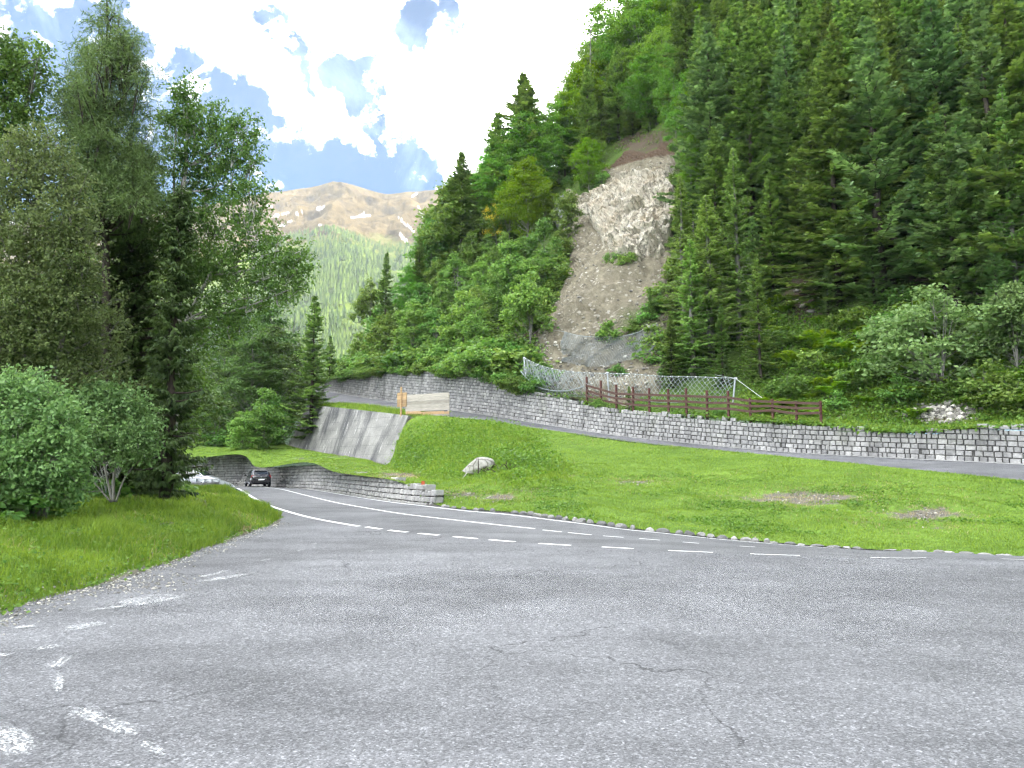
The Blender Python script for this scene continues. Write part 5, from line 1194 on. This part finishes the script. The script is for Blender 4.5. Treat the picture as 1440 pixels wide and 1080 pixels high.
# ================================================================== fence, nets
wpx = pix(UWB)[:, 0]; order = np.argsort(wpx)
def wtop(px, inset, dz=0.):                        # point on top of the upper wall, set back from its face
    i = np.interp(px, wpx[order], np.arange(400)[order]); f = lambda A: np.array([np.interp(i, np.arange(400), A[:, k]) for k in range(3)])
    P = f(UWB)-f(UWN)*inset; h = np.interp(i, np.arange(400), UWH); z = ground(P[0], P[1], T_hill)
    P[2] = (z if z is not None else P[2]+h)+dz; return P
rs2 = np.random.default_rng(88)
for k in range(52):
    px = 474+rs2.random()**.95*266; q = wtop(px, rs2.uniform(-.25, .5))
    plant('bush', q, rs2.uniform(.8, 1.8), 'leafy shrub hanging down over the edge of the left block wall', 'shrubs hanging over the wall edge', wide=rs2.uniform(1.1, 1.7), sink=.55)
FP = [(818, 530, 562), (838, 535, 569), (860, 541, 572), (884, 544, 575), (907, 546, 577), (934, 547, 578), (959, 546, 579), (988, 549, 582), (1018, 550, 581), (1049, 560, 585), (1081, 561, 582), (1115, 564, 588), (1150, 564, 586)]
fo = None; tops = []
base0 = wtop(818, .7); fo = thing('timber_fence', tuple(base0), 'red brown timber rail fence on top of the block wall below the nets', 'fence')
pts = []
for k, (px, yt, yb_) in enumerate(FP):
    p = wtop(px, .7)-base0; d = (p+base0)[1]; h = (yb_-yt)*d/F_PX; g = (p+base0); zt = CAMH+(at(px, yt, d)[2]-CAMH)
    b = MB(); b.box(p+[0, 0, (zt-g[2])/2-.15], (.13, .13, zt-g[2]+.3), rz=.75); b.build('post', M['rust'], parent=fo); pts.append((p, zt-base0[2]))
for lv in (.28, .62, .96):
    b = MB()
    for k in range(len(pts)-1):
        a, za = pts[k]; c, zc = pts[k+1]; px = FP[k][0]
        s = .5 if px < 860 else .3
        fa = at(FP[k][0], FP[k][2]-(FP[k][2]-np.interp(FP[k][0], [818, 860, 1018, 1049, 1150], [541, 553, 558, 563, 567]))*lv, (a+base0)[1])[2]-base0[2]
        fb = at(FP[k+1][0], FP[k+1][2]-(FP[k+1][2]-np.interp(FP[k+1][0], [818, 860, 1018, 1049, 1150], [541, 553, 558, 563, 567]))*lv, (c+base0)[1])[2]-base0[2]
        n = np.array([-.07, -.07, 0]); b.bar(np.array([*a[:2], fa])+n, np.array([*c[:2], fb])+n, .07, .16, tint=.5)
    b.build('rail', M['redwood'], parent=fo)
p = wtop(876, .9); plant('small_spruce', p, (582-543)*p[1]/F_PX, 'tiny bright spruce growing in front of the timber fence', None, wide=1.1, var=0)
PROTO_ = None
# wire net on three steel posts
nb = wtop(737, 1.6); no = thing('rockfall_net', tuple(nb), 'galvanised wire rockfall net between three steel posts behind the timber fence', 'net')
def npt(px, py, extra=1.9):
    w_ = wtop(px, extra); return at(px, py, w_[1])-nb
for px, yt, yb_, lean in ((737, 503, 534, 3), (854, 524, 560, 3), (1034, 532, 562, -3)):
    b = MB(); a = npt(px+lean, yb_+4); c = npt(px, yt); b.tube([a, c], .065, 8); b.box(c, (.2, .2, .1)); b.build('post', M['steel'], parent=no)
top = cr([npt(*q) for q in ((737, 503), (760, 514), (790, 521), (822, 524), (854, 525), (890, 526), (930, 529), (980, 530), (1034, 532))], 90)
bot = cr([npt(*q) for q in ((743, 538), (760, 552), (790, 556), (822, 558), (854, 556), (890, 562), (930, 566), (980, 566), (1030, 568))], 90)
b = MB(); b.tube(top, .022, 5); b.tube(bot, .018, 4); r = np.random.default_rng(6)
def netpt(u, v, bulge=.35):
    i = np.clip(u, 0, 1)*89; f = lambda A: np.stack([np.interp(i, np.arange(90), A[:, k]) for k in range(3)], -1)
    P = f(top)*(1-v)[..., None]+f(bot)*v[..., None]; P = P+np.array([-.6, -.7, 0])*(np.sin(v*np.pi)*bulge*(.6+.8*vnoise(np.stack([u*14, v*2, 0*u], -1))))[..., None]; return P
NX, NV = 62, 5
for s in (-1, 1):
    for k in range(-NV, NX+NV):
        v = np.linspace(0, 1, 9); u = (k+s*v*NV*.9)/NX
        m = (u >= 0) & (u <= 1)
        if m.sum() > 2: b.tube(netpt(u[m], v[m])+r.normal(size=(m.sum(), 3))*.025, .0145, 3, cap=False)
# the crumpled left bay: more layers of the same net lying in folds
for k in range(70):
    u0 = r.uniform(.0, .36); v = np.linspace(0, 1, 10); u = u0+r.choice([-1, 1])*v*.11; m = (u >= 0) & (u <= .42); bul = r.uniform(-.5, 1.1)
    if m.sum() > 2: b.tube(netpt(u[m], v[m], bul)+r.normal(size=(m.sum(), 3))*.05, .014, 3, cap=False)
b.tube(np.stack([netpt(np.array(u), np.array(v), .9) for u, v in zip(np.linspace(.02, .4, 14), .55+.3*np.sin(np.linspace(0, 3, 14)))]), .05, 6)
b.build('mesh', M['wire'], parent=no)
b = MB()
for u in np.linspace(.02, .99, 34): c = netpt(np.array(u), np.array(0.)); b.box(c, (.09, .07, .07))
b.build('clip', simple('pale_clips', (.7, .7, .68)), parent=no)
b = MB(); b.tube([npt(1034, 532), npt(1072, 560, 1.2)], .015, 4); b.tube([npt(737, 503), npt(729, 514, 2.2)], .03, 4); b.tube([npt(1034, 532), npt(1005, 527, 5)], .012, 4); b.build('guy_rope', M['steel'], parent=no)
# drape net hanging over the lower slide
dn = hit(790, 500)[0]; do = thing('drape_net', tuple(dn), 'fine grey drape net hanging across the lower landslide', 'net')
tp = [(791, 466), (815, 472), (845, 474), (880, 472), (905, 464), (924, 454)]; bt = [(789, 508), (815, 514), (845, 516), (880, 508), (905, 500), (922, 490)]
def dpt(q, off=1.1): h = hit(*q); P = h[0]+h[1]*off; k = at(q[0], q[1], P[1]); return k-dn
top2 = cr([dpt(q, 2.3) for q in tp], 60); bot2 = cr([dpt(q, 1.3) for q in bt], 60)
def dnet(u, v): 
    f = lambda A: np.stack([np.interp(u*59, np.arange(60), A[:, k]) for k in range(3)], -1)
    P = f(top2)*(1-v)[..., None]+f(bot2)*v[..., None]; return P+np.array([-.5, -.8, .1])*((vnoise(np.stack([u*9, v*4, 0*u], -1), 3)-.5)*.8)[..., None]
b = MB(); b.tube(top2, .03, 5)
for k in range(72):
    v = np.linspace(0, 1, 12); u = np.full(12, k/71.); b.tube(dnet(np.clip(u+.02*np.sin(v*9+k*.4), 0, 1), v), .014, 3, cap=False)
for k in range(30):
    u = np.linspace(0, 1, 40); b.tube(dnet(u, np.full(40, (k+.5)/30.)), .014, 3, cap=False)
b.build('mesh', M['wire'], parent=do); b = MB(); b.tube([top2[0], dpt((745, 459), 1.5), dpt((712, 455), 1.2)], .018, 4); b.build('guy_rope', M['steel'], parent=do)

# ================================================================== plank barrier
Lp = at(559, 585, 67.5); Rp = at(632, 585.5, 64.5); ax = unit(Rp-Lp); wd = np.linalg.norm(Rp-Lp); po = thing('plank_barrier', tuple(Lp), 'weathered plank barrier with fresh orange boards above the concrete wall end', 'barrier')
hgt = lambda py: at(595, py, 66)[2]-at(595, 585, 66)[2]
def pl(x0, x1, z0, z1, off=0., th=.06): 
    b = MB(); n = np.array([-ax[1], ax[0], 0]); n = n if n[1] < 0 else -n; c = ax*((x0+x1)/2*wd)+n*off+np.array([0, 0, (z0+z1)/2]); b.box(c, ((x1-x0)*wd, th, z1-z0), rz=math.atan2(ax[1], ax[0]), tint=random.random()); return b
zs = np.linspace(hgt(577.5), hgt(553.5), 6)
for k in range(5): pl(.16, 1.0-.004*k, zs[k]+.008, zs[k+1]-.008, .0).build('plank', M['greywood'], parent=po)
zs2 = np.linspace(hgt(572), hgt(551.5), 5)
for k in range(4): pl(.0, .185, zs2[k]+.01, zs2[k+1]-.01, .065).build('plank', M['newwood'], parent=po)
for x0, x1 in ((.17, .24), (.245, .46), (.465, .9), (.905, 1.0)): pl(x0, x1, hgt(582.5), hgt(578.2), .02).build('plank', M['newwood'], parent=po)
pl(.12, 1.0, hgt(585.5), hgt(583), .04, .12).build('sill', M['greywood'], parent=po)
b = pl(.075, .1, hgt(586), hgt(543.5), .14, .1); b.build('post', M['newwood'], parent=po)
b = pl(.96, .985, hgt(592), hgt(554), -.07, .1); b.build('post', M['greywood'], parent=po); b = pl(.45, .475, hgt(592), hgt(580), -.07, .1); b.build('post', M['newwood'], parent=po)
# soil / masonry stub below the barrier, closing the end of the concrete wall
b = MB(); a0 = at(573, 587, 66.2); a1 = at(600, 588, 66); b0 = at(571, 632, 63.4); b1 = at(582, 618, 64.5); bk_ = np.array([1.5, 3., 0])
b.add([a0, a1, b1, b0, a0+bk_, a1+bk_, b1+bk_, b0+bk_], [(0, 1, 2, 3), (4, 7, 6, 5), (0, 4, 5, 1), (1, 5, 6, 2), (3, 2, 6, 7), (0, 3, 7, 4)]); o = b.build('soil_bank', simple('dark_earth', (.075, .062, .048), .95, .1, 0, .5, 2)); tag(o, kind='structure')

# ================================================================== marker post, guard rail, cars
b = MB(); p = LWB[int(np.argmin(np.abs(pix(LWB)[:, 0]-590)))]+np.array([.1, .25, .62]); b.box(p+[0, 0, .1], (.14, .14, .24), tint=.5); b.box(p+[0, 0, .235], (.1, .1, .03))
tag(b.build('marker_post', simple('orange_paint', (.45, .1, .03))), 'small orange marker standing on the end of the low block wall', 'marker')
gp = np.array([at(*q) for q in ((330, 688.5, 51.5), (327, 684.5, 52.5), (318, 680.0, 56), (308, 677.2, 60), (296, 676, 63), (283, 675.4, 65), (266, 675, 66.5), (240, 675, 67))]); G = cr(gp, 60)
go = thing('guard_rail', tuple(G[20]-[0, 0, .55]), 'galvanised steel guard rail along the left curve of the main road', 'guard rail')
g0 = np.array(go.location); Tn = np.gradient(G, axis=0); Tn[:, 2] = 0; Tn = unit(Tn); Nr = np.stack([Tn[:, 1], -Tn[:, 0], 0*Tn[:, 0]], 1)
prof = [(-.16, 0), (-.12, .05), (-.07, .05), (-.025, -.02), (.025, -.02), (.07, .05), (.12, .05), (.16, 0)]
V = np.stack([G-g0+Nr*o_+np.array([0, 0, z]) for z, o_ in prof]+[G-g0+Nr*(o_-.012)+np.array([0, 0, z]) for z, o_ in prof[::-1]], 1); k = V.shape[1]
build('beam', V.reshape(-1, 3), [(i*k+j, i*k+(j+1) % k, (i+1)*k+(j+1) % k, (i+1)*k+j) for i in range(59) for j in range(k)], mats=M['steel'], parent=go)
for i in range(10, 60, 7):
    b = MB(); b.box(G[i]-g0-Nr[i]*.12+[0, 0, -.3], (.1, .1, .9), rz=math.atan2(Tn[i, 1], Tn[i, 0])); b.box(G[i]-g0-Nr[i]*.05, (.12, .08, .2), rz=math.atan2(Tn[i, 1], Tn[i, 0])); b.build('post', M['steel'], parent=go)
b = MB(); e_ = G[16]; 
c0 = at(268, 700, 58); c1 = at(303, 697, 56); V = []
b.bar(at(262, 692, 60), at(304, 690, 58), .5, 1.3); tag(b.build('abutment_wall', M['concrete']), 'short concrete abutment wall below the guard rail', 'wall')

def car_paint(name, c, rough=.25):
    m, nt, out = nmat(name); v = coords(nt); n = noise(nt, v, 14, 4); cc = ramp(nt, n, [(.3, tuple(x*.9 for x in c)), (.7, tuple(x*1.1 for x in c))]); p = prin(nt, out, cc, rough, .5); p.inputs['Coat Weight'].default_value = .8; p.inputs['Coat Roughness'].default_value = .08; return m
GLASS = car_paint('tinted_car_glass', (.02, .025, .03), .05); RUBBER = simple('tyre_rubber', (.02, .02, .021), .9, .2); LAMP = car_paint('red_lamp_glass', (.35, .015, .012), .15); PLATE = simple('number_plate', (.75, .75, .74), .5); CHROME = simple('bright_metal', (.65, .66, .68), .25, .5, 1, .05); DARKP = simple('black_plastic', (.018, .018, .019), .6); CLEARL = car_paint('clear_lamp_glass', (.5, .52, .55), .1)
def car(name, pos, rz, paint, label):
    o = thing(name, pos, label, 'car', None, rz)
    # body: stations along x (rear -2 .. front +2): half width, sill z, belt z
    st = [(-2.0, .62, .42, .80), (-1.96, .76, .34, .94), (-1.8, .83, .27, 1.0), (-1.3, .86, .24, 1.0), (-.4, .865, .22, .97), (.5, .865, .22, .94), (1.1, .85, .24, .9), (1.6, .8, .28, .8), (1.92, .68, .34, .68), (2.0, .5, .42, .6)]
    def ring(x, w, z0, z1):
        h = z1-z0; return [(x, 0, z0), (x, w*.86, z0), (x, w, z0+h*.18), (x, w*1.0, z0+h*.5), (x, w*.975, z0+h*.8), (x, w*.88, z1), (x, 0, z1+.025), (x, -w*.88, z1), (x, -w*.975, z0+h*.8), (x, -w, z0+h*.5), (x, -w, z0+h*.18), (x, -w*.86, z0)]
    Rr = cr(np.array([np.array(ring(*s)).ravel() for s in st]), 34).reshape(34, 12, 3); V = Rr.reshape(-1, 3)
    Q = [(i*12+j, i*12+(j+1) % 12, (i+1)*12+(j+1) % 12, (i+1)*12+j) for i in range(33) for j in range(12)]
    mb = MB(); mb.add(V, Q); n0 = 33*12
    for b_, s in ((0, 1), (n0, -1)):
        c = V[b_:b_+12].mean(0); mb.add(np.concatenate([V[b_:b_+12], c[None]]), t=[(12, (j+1) % 12, j) if s > 0 else (12, j, (j+1) % 12) for j in range(12)])
    mb.build('body', paint, parent=o, smooth=True)
    cs = [(-1.86, .72, .99, 1.02), (-1.62, .70, .98, 1.33), (-1.45, .66, .97, 1.43), (-.6, .64, .95, 1.48), (.15, .63, .94, 1.45), (.4, .64, .93, 1.38), (1.1, .70, .9, .93)]
    def r2(x, w, z0, z1): h = z1-z0; wb_ = .78; return [(x, wb_, z0), (x, wb_+(w-wb_)*.5, z0+h*.5), (x, w, z1-.05*min(1, h*3)), (x, w*.8, z1), (x, 0, z1+.015), (x, -w*.8, z1), (x, -w, z1-.05*min(1, h*3)), (x, -(wb_+(w-wb_)*.5), z0+h*.5), (x, -wb_, z0)]
    Rc = np.array([r2(*s) for s in cs]); V = Rc.reshape(-1, 3); mb = MB(); mb.add(V, [(i*9+j, i*9+j+1, (i+1)*9+j+1, (i+1)*9+j) for i in range(6) for j in range(8)]); mb.build('cabin', paint, parent=o, smooth=True)
    def quad(nm, pts, m_, off=.012):
        P = np.array(pts, float); n = np.cross(P[1]-P[0], P[2]-P[0]); n = n/np.linalg.norm(n); c = P.mean(0)-np.array([-.3, 0, .9]); n = n if n@c > 0 else -n; P1 = P+n*off; P2 = P-n*.02; b = MB(); k = len(P)
        V = np.concatenate([P1, P2]); me_q = [(i, (i+1) % k, k+(i+1) % k, k+i) for i in range(k)]
        b.add(V, me_q, [(0, i, i+1) for i in range(1, k-1)]+[(k, k+i+1, k+i) for i in range(1, k-1)]); return b.build(nm, m_, parent=o)
    quad('rear_window', [(-1.80, .60, 1.08), (-1.80, -.60, 1.08), (-1.625, -.55, 1.345), (-1.56, -.5, 1.38), (-1.56, .5, 1.38), (-1.625, .55, 1.345)], GLASS, .03)
    quad('windscreen', [(1.02, .62, .96), (1.02, -.62, .96), (.45, -.56, 1.35), (.45, .56, 1.35)], GLASS, .05)
    for s in (1, -1):
        quad('side_window', [(-1.45, s*.755, 1.02), (-.45, s*.765, 1.02), (-.45, s*.675, 1.38), (-1.3, s*.69, 1.36)], GLASS, .015)
        quad('side_window', [(-.38, s*.765, 1.02), (.75, s*.765, .99), (.3, s*.68, 1.33), (-.38, s*.675, 1.38)], GLASS, .015)
        b = MB(); b.box((-1.84, s*.70, .88), (.16, .22, .24)); b.build('tail_light', LAMP, parent=o)
        b = MB(); b.box((1.80, s*.6, .62), (.2, .26, .14)); b.build('headlight', CLEARL, parent=o)
        b = MB(); b.box((.62, s*.95, .99), (.1, .18, .13)); b.bar((.62, s*.82, .95), (.62, s*.9, .97), .04, .04); b.build('mirror', paint, parent=o)
        for x in (-1.25, 1.25):
            b = MB(); a = np.linspace(0, 2*np.pi, 25)[:-1]; n = 24
            V = np.concatenate([np.stack([x+rr_*np.cos(a), 0*a+y_, .3+rr_*np.sin(a)], 1) for rr_, y_ in ((.19, s*.87), (.27, s*.885), (.3, s*.86), (.3, s*.70), (.2, s*.68))])
            b.add(V, [(i*n+j, i*n+(j+1) % n, (i+1)*n+(j+1) % n, (i+1)*n+j) for i in range(4) for j in range(n)]); w_ = b.build('wheel', RUBBER, parent=o)
            b = MB(); b.add(np.concatenate([np.stack([x+.2*np.cos(a), 0*a+s*.868, .3+.2*np.sin(a)], 1), [[x, s*.85, .3]]]), t=[(24, j, (j+1) % n) for j in range(n)])
            for q in range(5): aa = q*1.2566; b.bar((x, s*.872, .3), (x+.18*math.cos(aa), s*.874, .3+.18*math.sin(aa)), .02, .05)
            b.build('rim', CHROME, parent=w_)
    b = MB(); b.box((-2.02, 0, .50), (.08, 1.30, .14)); b.build('bumper', DARKP, parent=o)
    b = MB(); b.box((-2.045, 0, .66), (.03, .52, .11)); b.build('number_plate', PLATE, parent=o)
    b = MB(); b.box((-1.985, 0, .77), (.04, .9, .025)); b.build('trim_strip', CHROME, parent=o)
    b = MB(); b.tube([(-1.97, 0, .87), (-2.0, 0, .87)], .055, 12); b.build('badge', CHROME, parent=o)
    b = MB(); b.box((-1.62, 0, 1.425), (.2, 1.06, .03)); b.build('spoiler', paint, parent=o)
    return o
def roadz(x, y):
    A = np.concatenate([Nc, Fc]); C = rv.reshape(-1, 3); d = (C[:, 0]-x)**2+(C[:, 1]-y)**2; k = np.argsort(d)[:4]; return float((C[k, 2]/(d[k]+.01)).sum()/(1/(d[k]+.01)).sum())
p = at(362, 685, 65); p[2] = roadz(p[0], p[1])
car('hatchback', tuple(p), R(117), car_paint('dark_plum_paint', (.014, .012, .016)), 'small dark hatchback driving away round the bend of the main road')
p = at(277, 684, 69); p[2] = roadz(p[0], p[1])
car('hatchback', tuple(p), R(-12), car_paint('white_car_paint', (.5, .51, .52)), 'white car half hidden behind the guard rail and leaves on the left')
HAZE = .00009; EXPO = 2.6
# ================================================================== sky, sun, haze
SUN_EL, SUN_AZ = R(27), R(104)     # azimuth from +Y towards +X
world = bpy.data.worlds.new('World'); scene.world = world; world.use_nodes = True
nt = world.node_tree; nt.nodes.clear()
wo = nt.nodes.new('ShaderNodeOutputWorld'); bg = nt.nodes.new('ShaderNodeBackground'); nt.links.new(bg.outputs[0], wo.inputs[0])
sk = nt.nodes.new('ShaderNodeTexSky'); sk.sky_type = 'NISHITA'; sk.sun_disc = False; sk.sun_elevation = SUN_EL; sk.sun_rotation = SUN_AZ; sk.altitude = 1200; sk.air_density = 1.0; sk.dust_density = .6; sk.ozone_density = 1.5
g = nd(nt, 'TexCoord').outputs['Generated']; sp = nd(nt, 'SeparateXYZ', Vector=g)
X, Y, Z = sp.outputs
az = math_(nt, 'ARCTAN2', X, Y); hyp = math_(nt, 'SQRT', math_(nt, 'ADD', math_(nt, 'MULTIPLY', X, X), math_(nt, 'MULTIPLY', Y, Y)))
el = math_(nt, 'ARCTAN2', Z, hyp); AE0 = nd(nt, 'CombineXYZ', X=az, Y=el, Z=0.).outputs[0]
warp = nd(nt, 'VectorMath', {'operation': 'SUBTRACT'}, _0=nd(nt, 'TexNoise', Vector=g, Scale=14., Detail=6., Roughness=.6).outputs[1], _1=(.5, .5, .5)).outputs[0]
AE = nd(nt, 'VectorMath', {'operation': 'MULTIPLY_ADD'}, _0=warp, _1=(.11, .09, 0), _2=AE0).outputs[0]
def ae(px, py):
    r = ray(px, py); return math.atan2(r[0], r[1]), math.atan2(r[2], math.hypot(r[0], r[1]))
def blob(pa, pb, w, k=1.0, src=None):          # soft capsule-ish ellipse between two sky directions
    a, b = ae(*pa), ae(*pb); cx, cy = (a[0]+b[0])/2, (a[1]+b[1])/2; L = math.hypot(b[0]-a[0], b[1]-a[1])/2+w; an = math.atan2(b[1]-a[1], b[0]-a[0])
    mp = nt.nodes.new('ShaderNodeMapping'); mp.vector_type = 'TEXTURE'; mp.inputs['Location'].default_value = (cx, cy, 0); mp.inputs['Rotation'].default_value = (0, 0, an); mp.inputs['Scale'].default_value = (L, w, 1)
    nt.links.new(src or AE, mp.inputs[0]); gr = nt.nodes.new('ShaderNodeTexGradient'); gr.gradient_type = 'SPHERICAL'; nt.links.new(mp.outputs[0], gr.inputs[0])
    return math_(nt, 'MULTIPLY', gr.outputs['Fac'], k)
tot = 0.
BL = [((175, -40), (270, 0), .05, 1.0), ((255, -10), (330, 60), .058, 1.0), ((335, 75), (420, 145), .044, 1.0), ((405, 130), (455, 180), .036, .95), ((440, 92), (482, 170), .02, .85), ((470, 165), (490, 185), .02, .7), ((380, 35), (415, 60), .016, .5),
      ((430, 0), (530, 60), .06, 1.0), ((480, -20), (560, 0), .05, .9), ((545, 85), (600, 150), .055, 1.0), ((590, 140), (640, 215), .055, 1.05), ((590, 95), (700, 90), .06, 1.1), ((690, 60), (800, 60), .1, 1.3), ((690, 150), (790, 150), .12, 1.3), ((650, 215), (760, 250), .06, 1.0), ((517, 195), (527, 220), .016, .75), ((800, -40), (1000, -60), .2, 1.5), ((60, -50), (130, -20), .04, .65), ((200, -140), (500, -130), .08, .9)]
for b in BL: tot = math_(nt, 'MAXIMUM', tot, blob(*b))
# holes of blue
for b in (((578, 38), (598, 52), .028, .75), ((635, 4), (660, 18), .024, .65), ((478, 10), (492, 50), .02, .7)): tot = math_(nt, 'SUBTRACT', tot, blob(*b))
# generic broken cloud for the sky outside the picture (behind, above)
gen = ramp(nt, noise(nt, g, 2.2, 5, .6, .4), [(.48, 0), (.62, .8)])
fr = math_(nt, 'GREATER_THAN', math_(nt, 'ADD', math_(nt, 'ABSOLUTE', az), math_(nt, 'MULTIPLY', math_(nt, 'GREATER_THAN', el, .72), 2.)), .85)
tot = math_(nt, 'ADD', tot, math_(nt, 'MULTIPLY', gen, fr))
n1 = noise(nt, g, 10, 9, .6, .3); n2 = noise(nt, g, 34, 6, .65, .2)
d = math_(nt, 'ADD', tot, math_(nt, 'ADD', math_(nt, 'MULTIPLY', math_(nt, 'SUBTRACT', n1, .5), 1.7), math_(nt, 'MULTIPLY', math_(nt, 'SUBTRACT', n2, .5), 1.3)))
mask = ramp(nt, d, [(.16, 0), (.3, .2), (.42, .8), (.54, 1)], 'LINEAR')
wisp = math_(nt, 'MULTIPLY', ramp(nt, noise(nt, g, 3.4, 8, .65, .8), [(.5, 0), (.8, .35)]), 1)
trail = math_(nt, 'MULTIPLY', ramp(nt, blob((247, 120), (392, 24), .004, 1, AE0), [(0, 0), (.35, 1)]), ramp(nt, n1, [(.38, .15), (.55, .75)]))
CLOUD = (20, 20, 20.2)
skyc = mix(nt, 1.0, sk.outputs[0], (.01, .2, .31), 'MULTIPLY')
c = mix(nt, wisp, skyc, (6.5, 8, 10)); c = mix(nt, trail, c, (11, 11.5, 12)); c = mix(nt, mask, c, CLOUD)
nt.links.new(c, bg.inputs[0]); bg.inputs[1].default_value = .1
world.cycles.sampling_method = 'MANUAL'; world.cycles.sample_map_resolution = 1024

sd = bpy.data.lights.new('sun', 'SUN'); so = bpy.data.objects.new('sun', sd); col.objects.link(so)
sd.energy = 2.0; sd.angle = R(.53); sd.color = (1, .88, .70)
L = Vector((math.sin(SUN_AZ)*math.cos(SUN_EL), math.cos(SUN_AZ)*math.cos(SUN_EL), math.sin(SUN_EL)))
so.rotation_euler = (-L).to_track_quat('-Z', 'Y').to_euler(); so.location = (60, -40, 120)

# the air: one closed box of thin pale haze
hx = MB(); hx.box((0, 1000, 640), (5600, 3400, 1336)); ho = hx.build('haze', []); ho['kind'] = 'stuff'; ho['label'] = 'thin pale haze filling the valley air'; ho['category'] = 'haze'
m = bpy.data.materials.new('valley_air'); m.use_nodes = True; nt = m.node_tree; nt.nodes.clear(); out = nt.nodes.new('ShaderNodeOutputMaterial')
pv = nt.nodes.new('ShaderNodeVolumePrincipled'); pv.inputs['Color'].default_value = (.86, .92, 1, 1); pv.inputs['Density'].default_value = HAZE; pv.inputs['Anisotropy'].default_value = .2
nt.links.new(pv.outputs[0], out.inputs[1]); ho.data.materials.append(m)

scene.view_settings.view_transform = 'Standard'; scene.view_settings.look = 'None'; scene.view_settings.gamma = 1; scene.view_settings.exposure = EXPO; scene.view_settings.use_curve_mapping = False
scene.render.engine = 'CYCLES'
cy = scene.cycles; cy.use_denoising = True; cy.denoising_prefilter = 'FAST'; cy.adaptive_threshold = .006; cy.filter_width = 1.25; cy.denoiser = 'OPENIMAGEDENOISE'; cy.max_bounces = 6; cy.diffuse_bounces = 3; cy.glossy_bounces = 2; cy.transmission_bounces = 3; cy.transparent_max_bounces = 12; cy.volume_bounces = 0; cy.caustics_reflective = False; cy.caustics_refractive = False
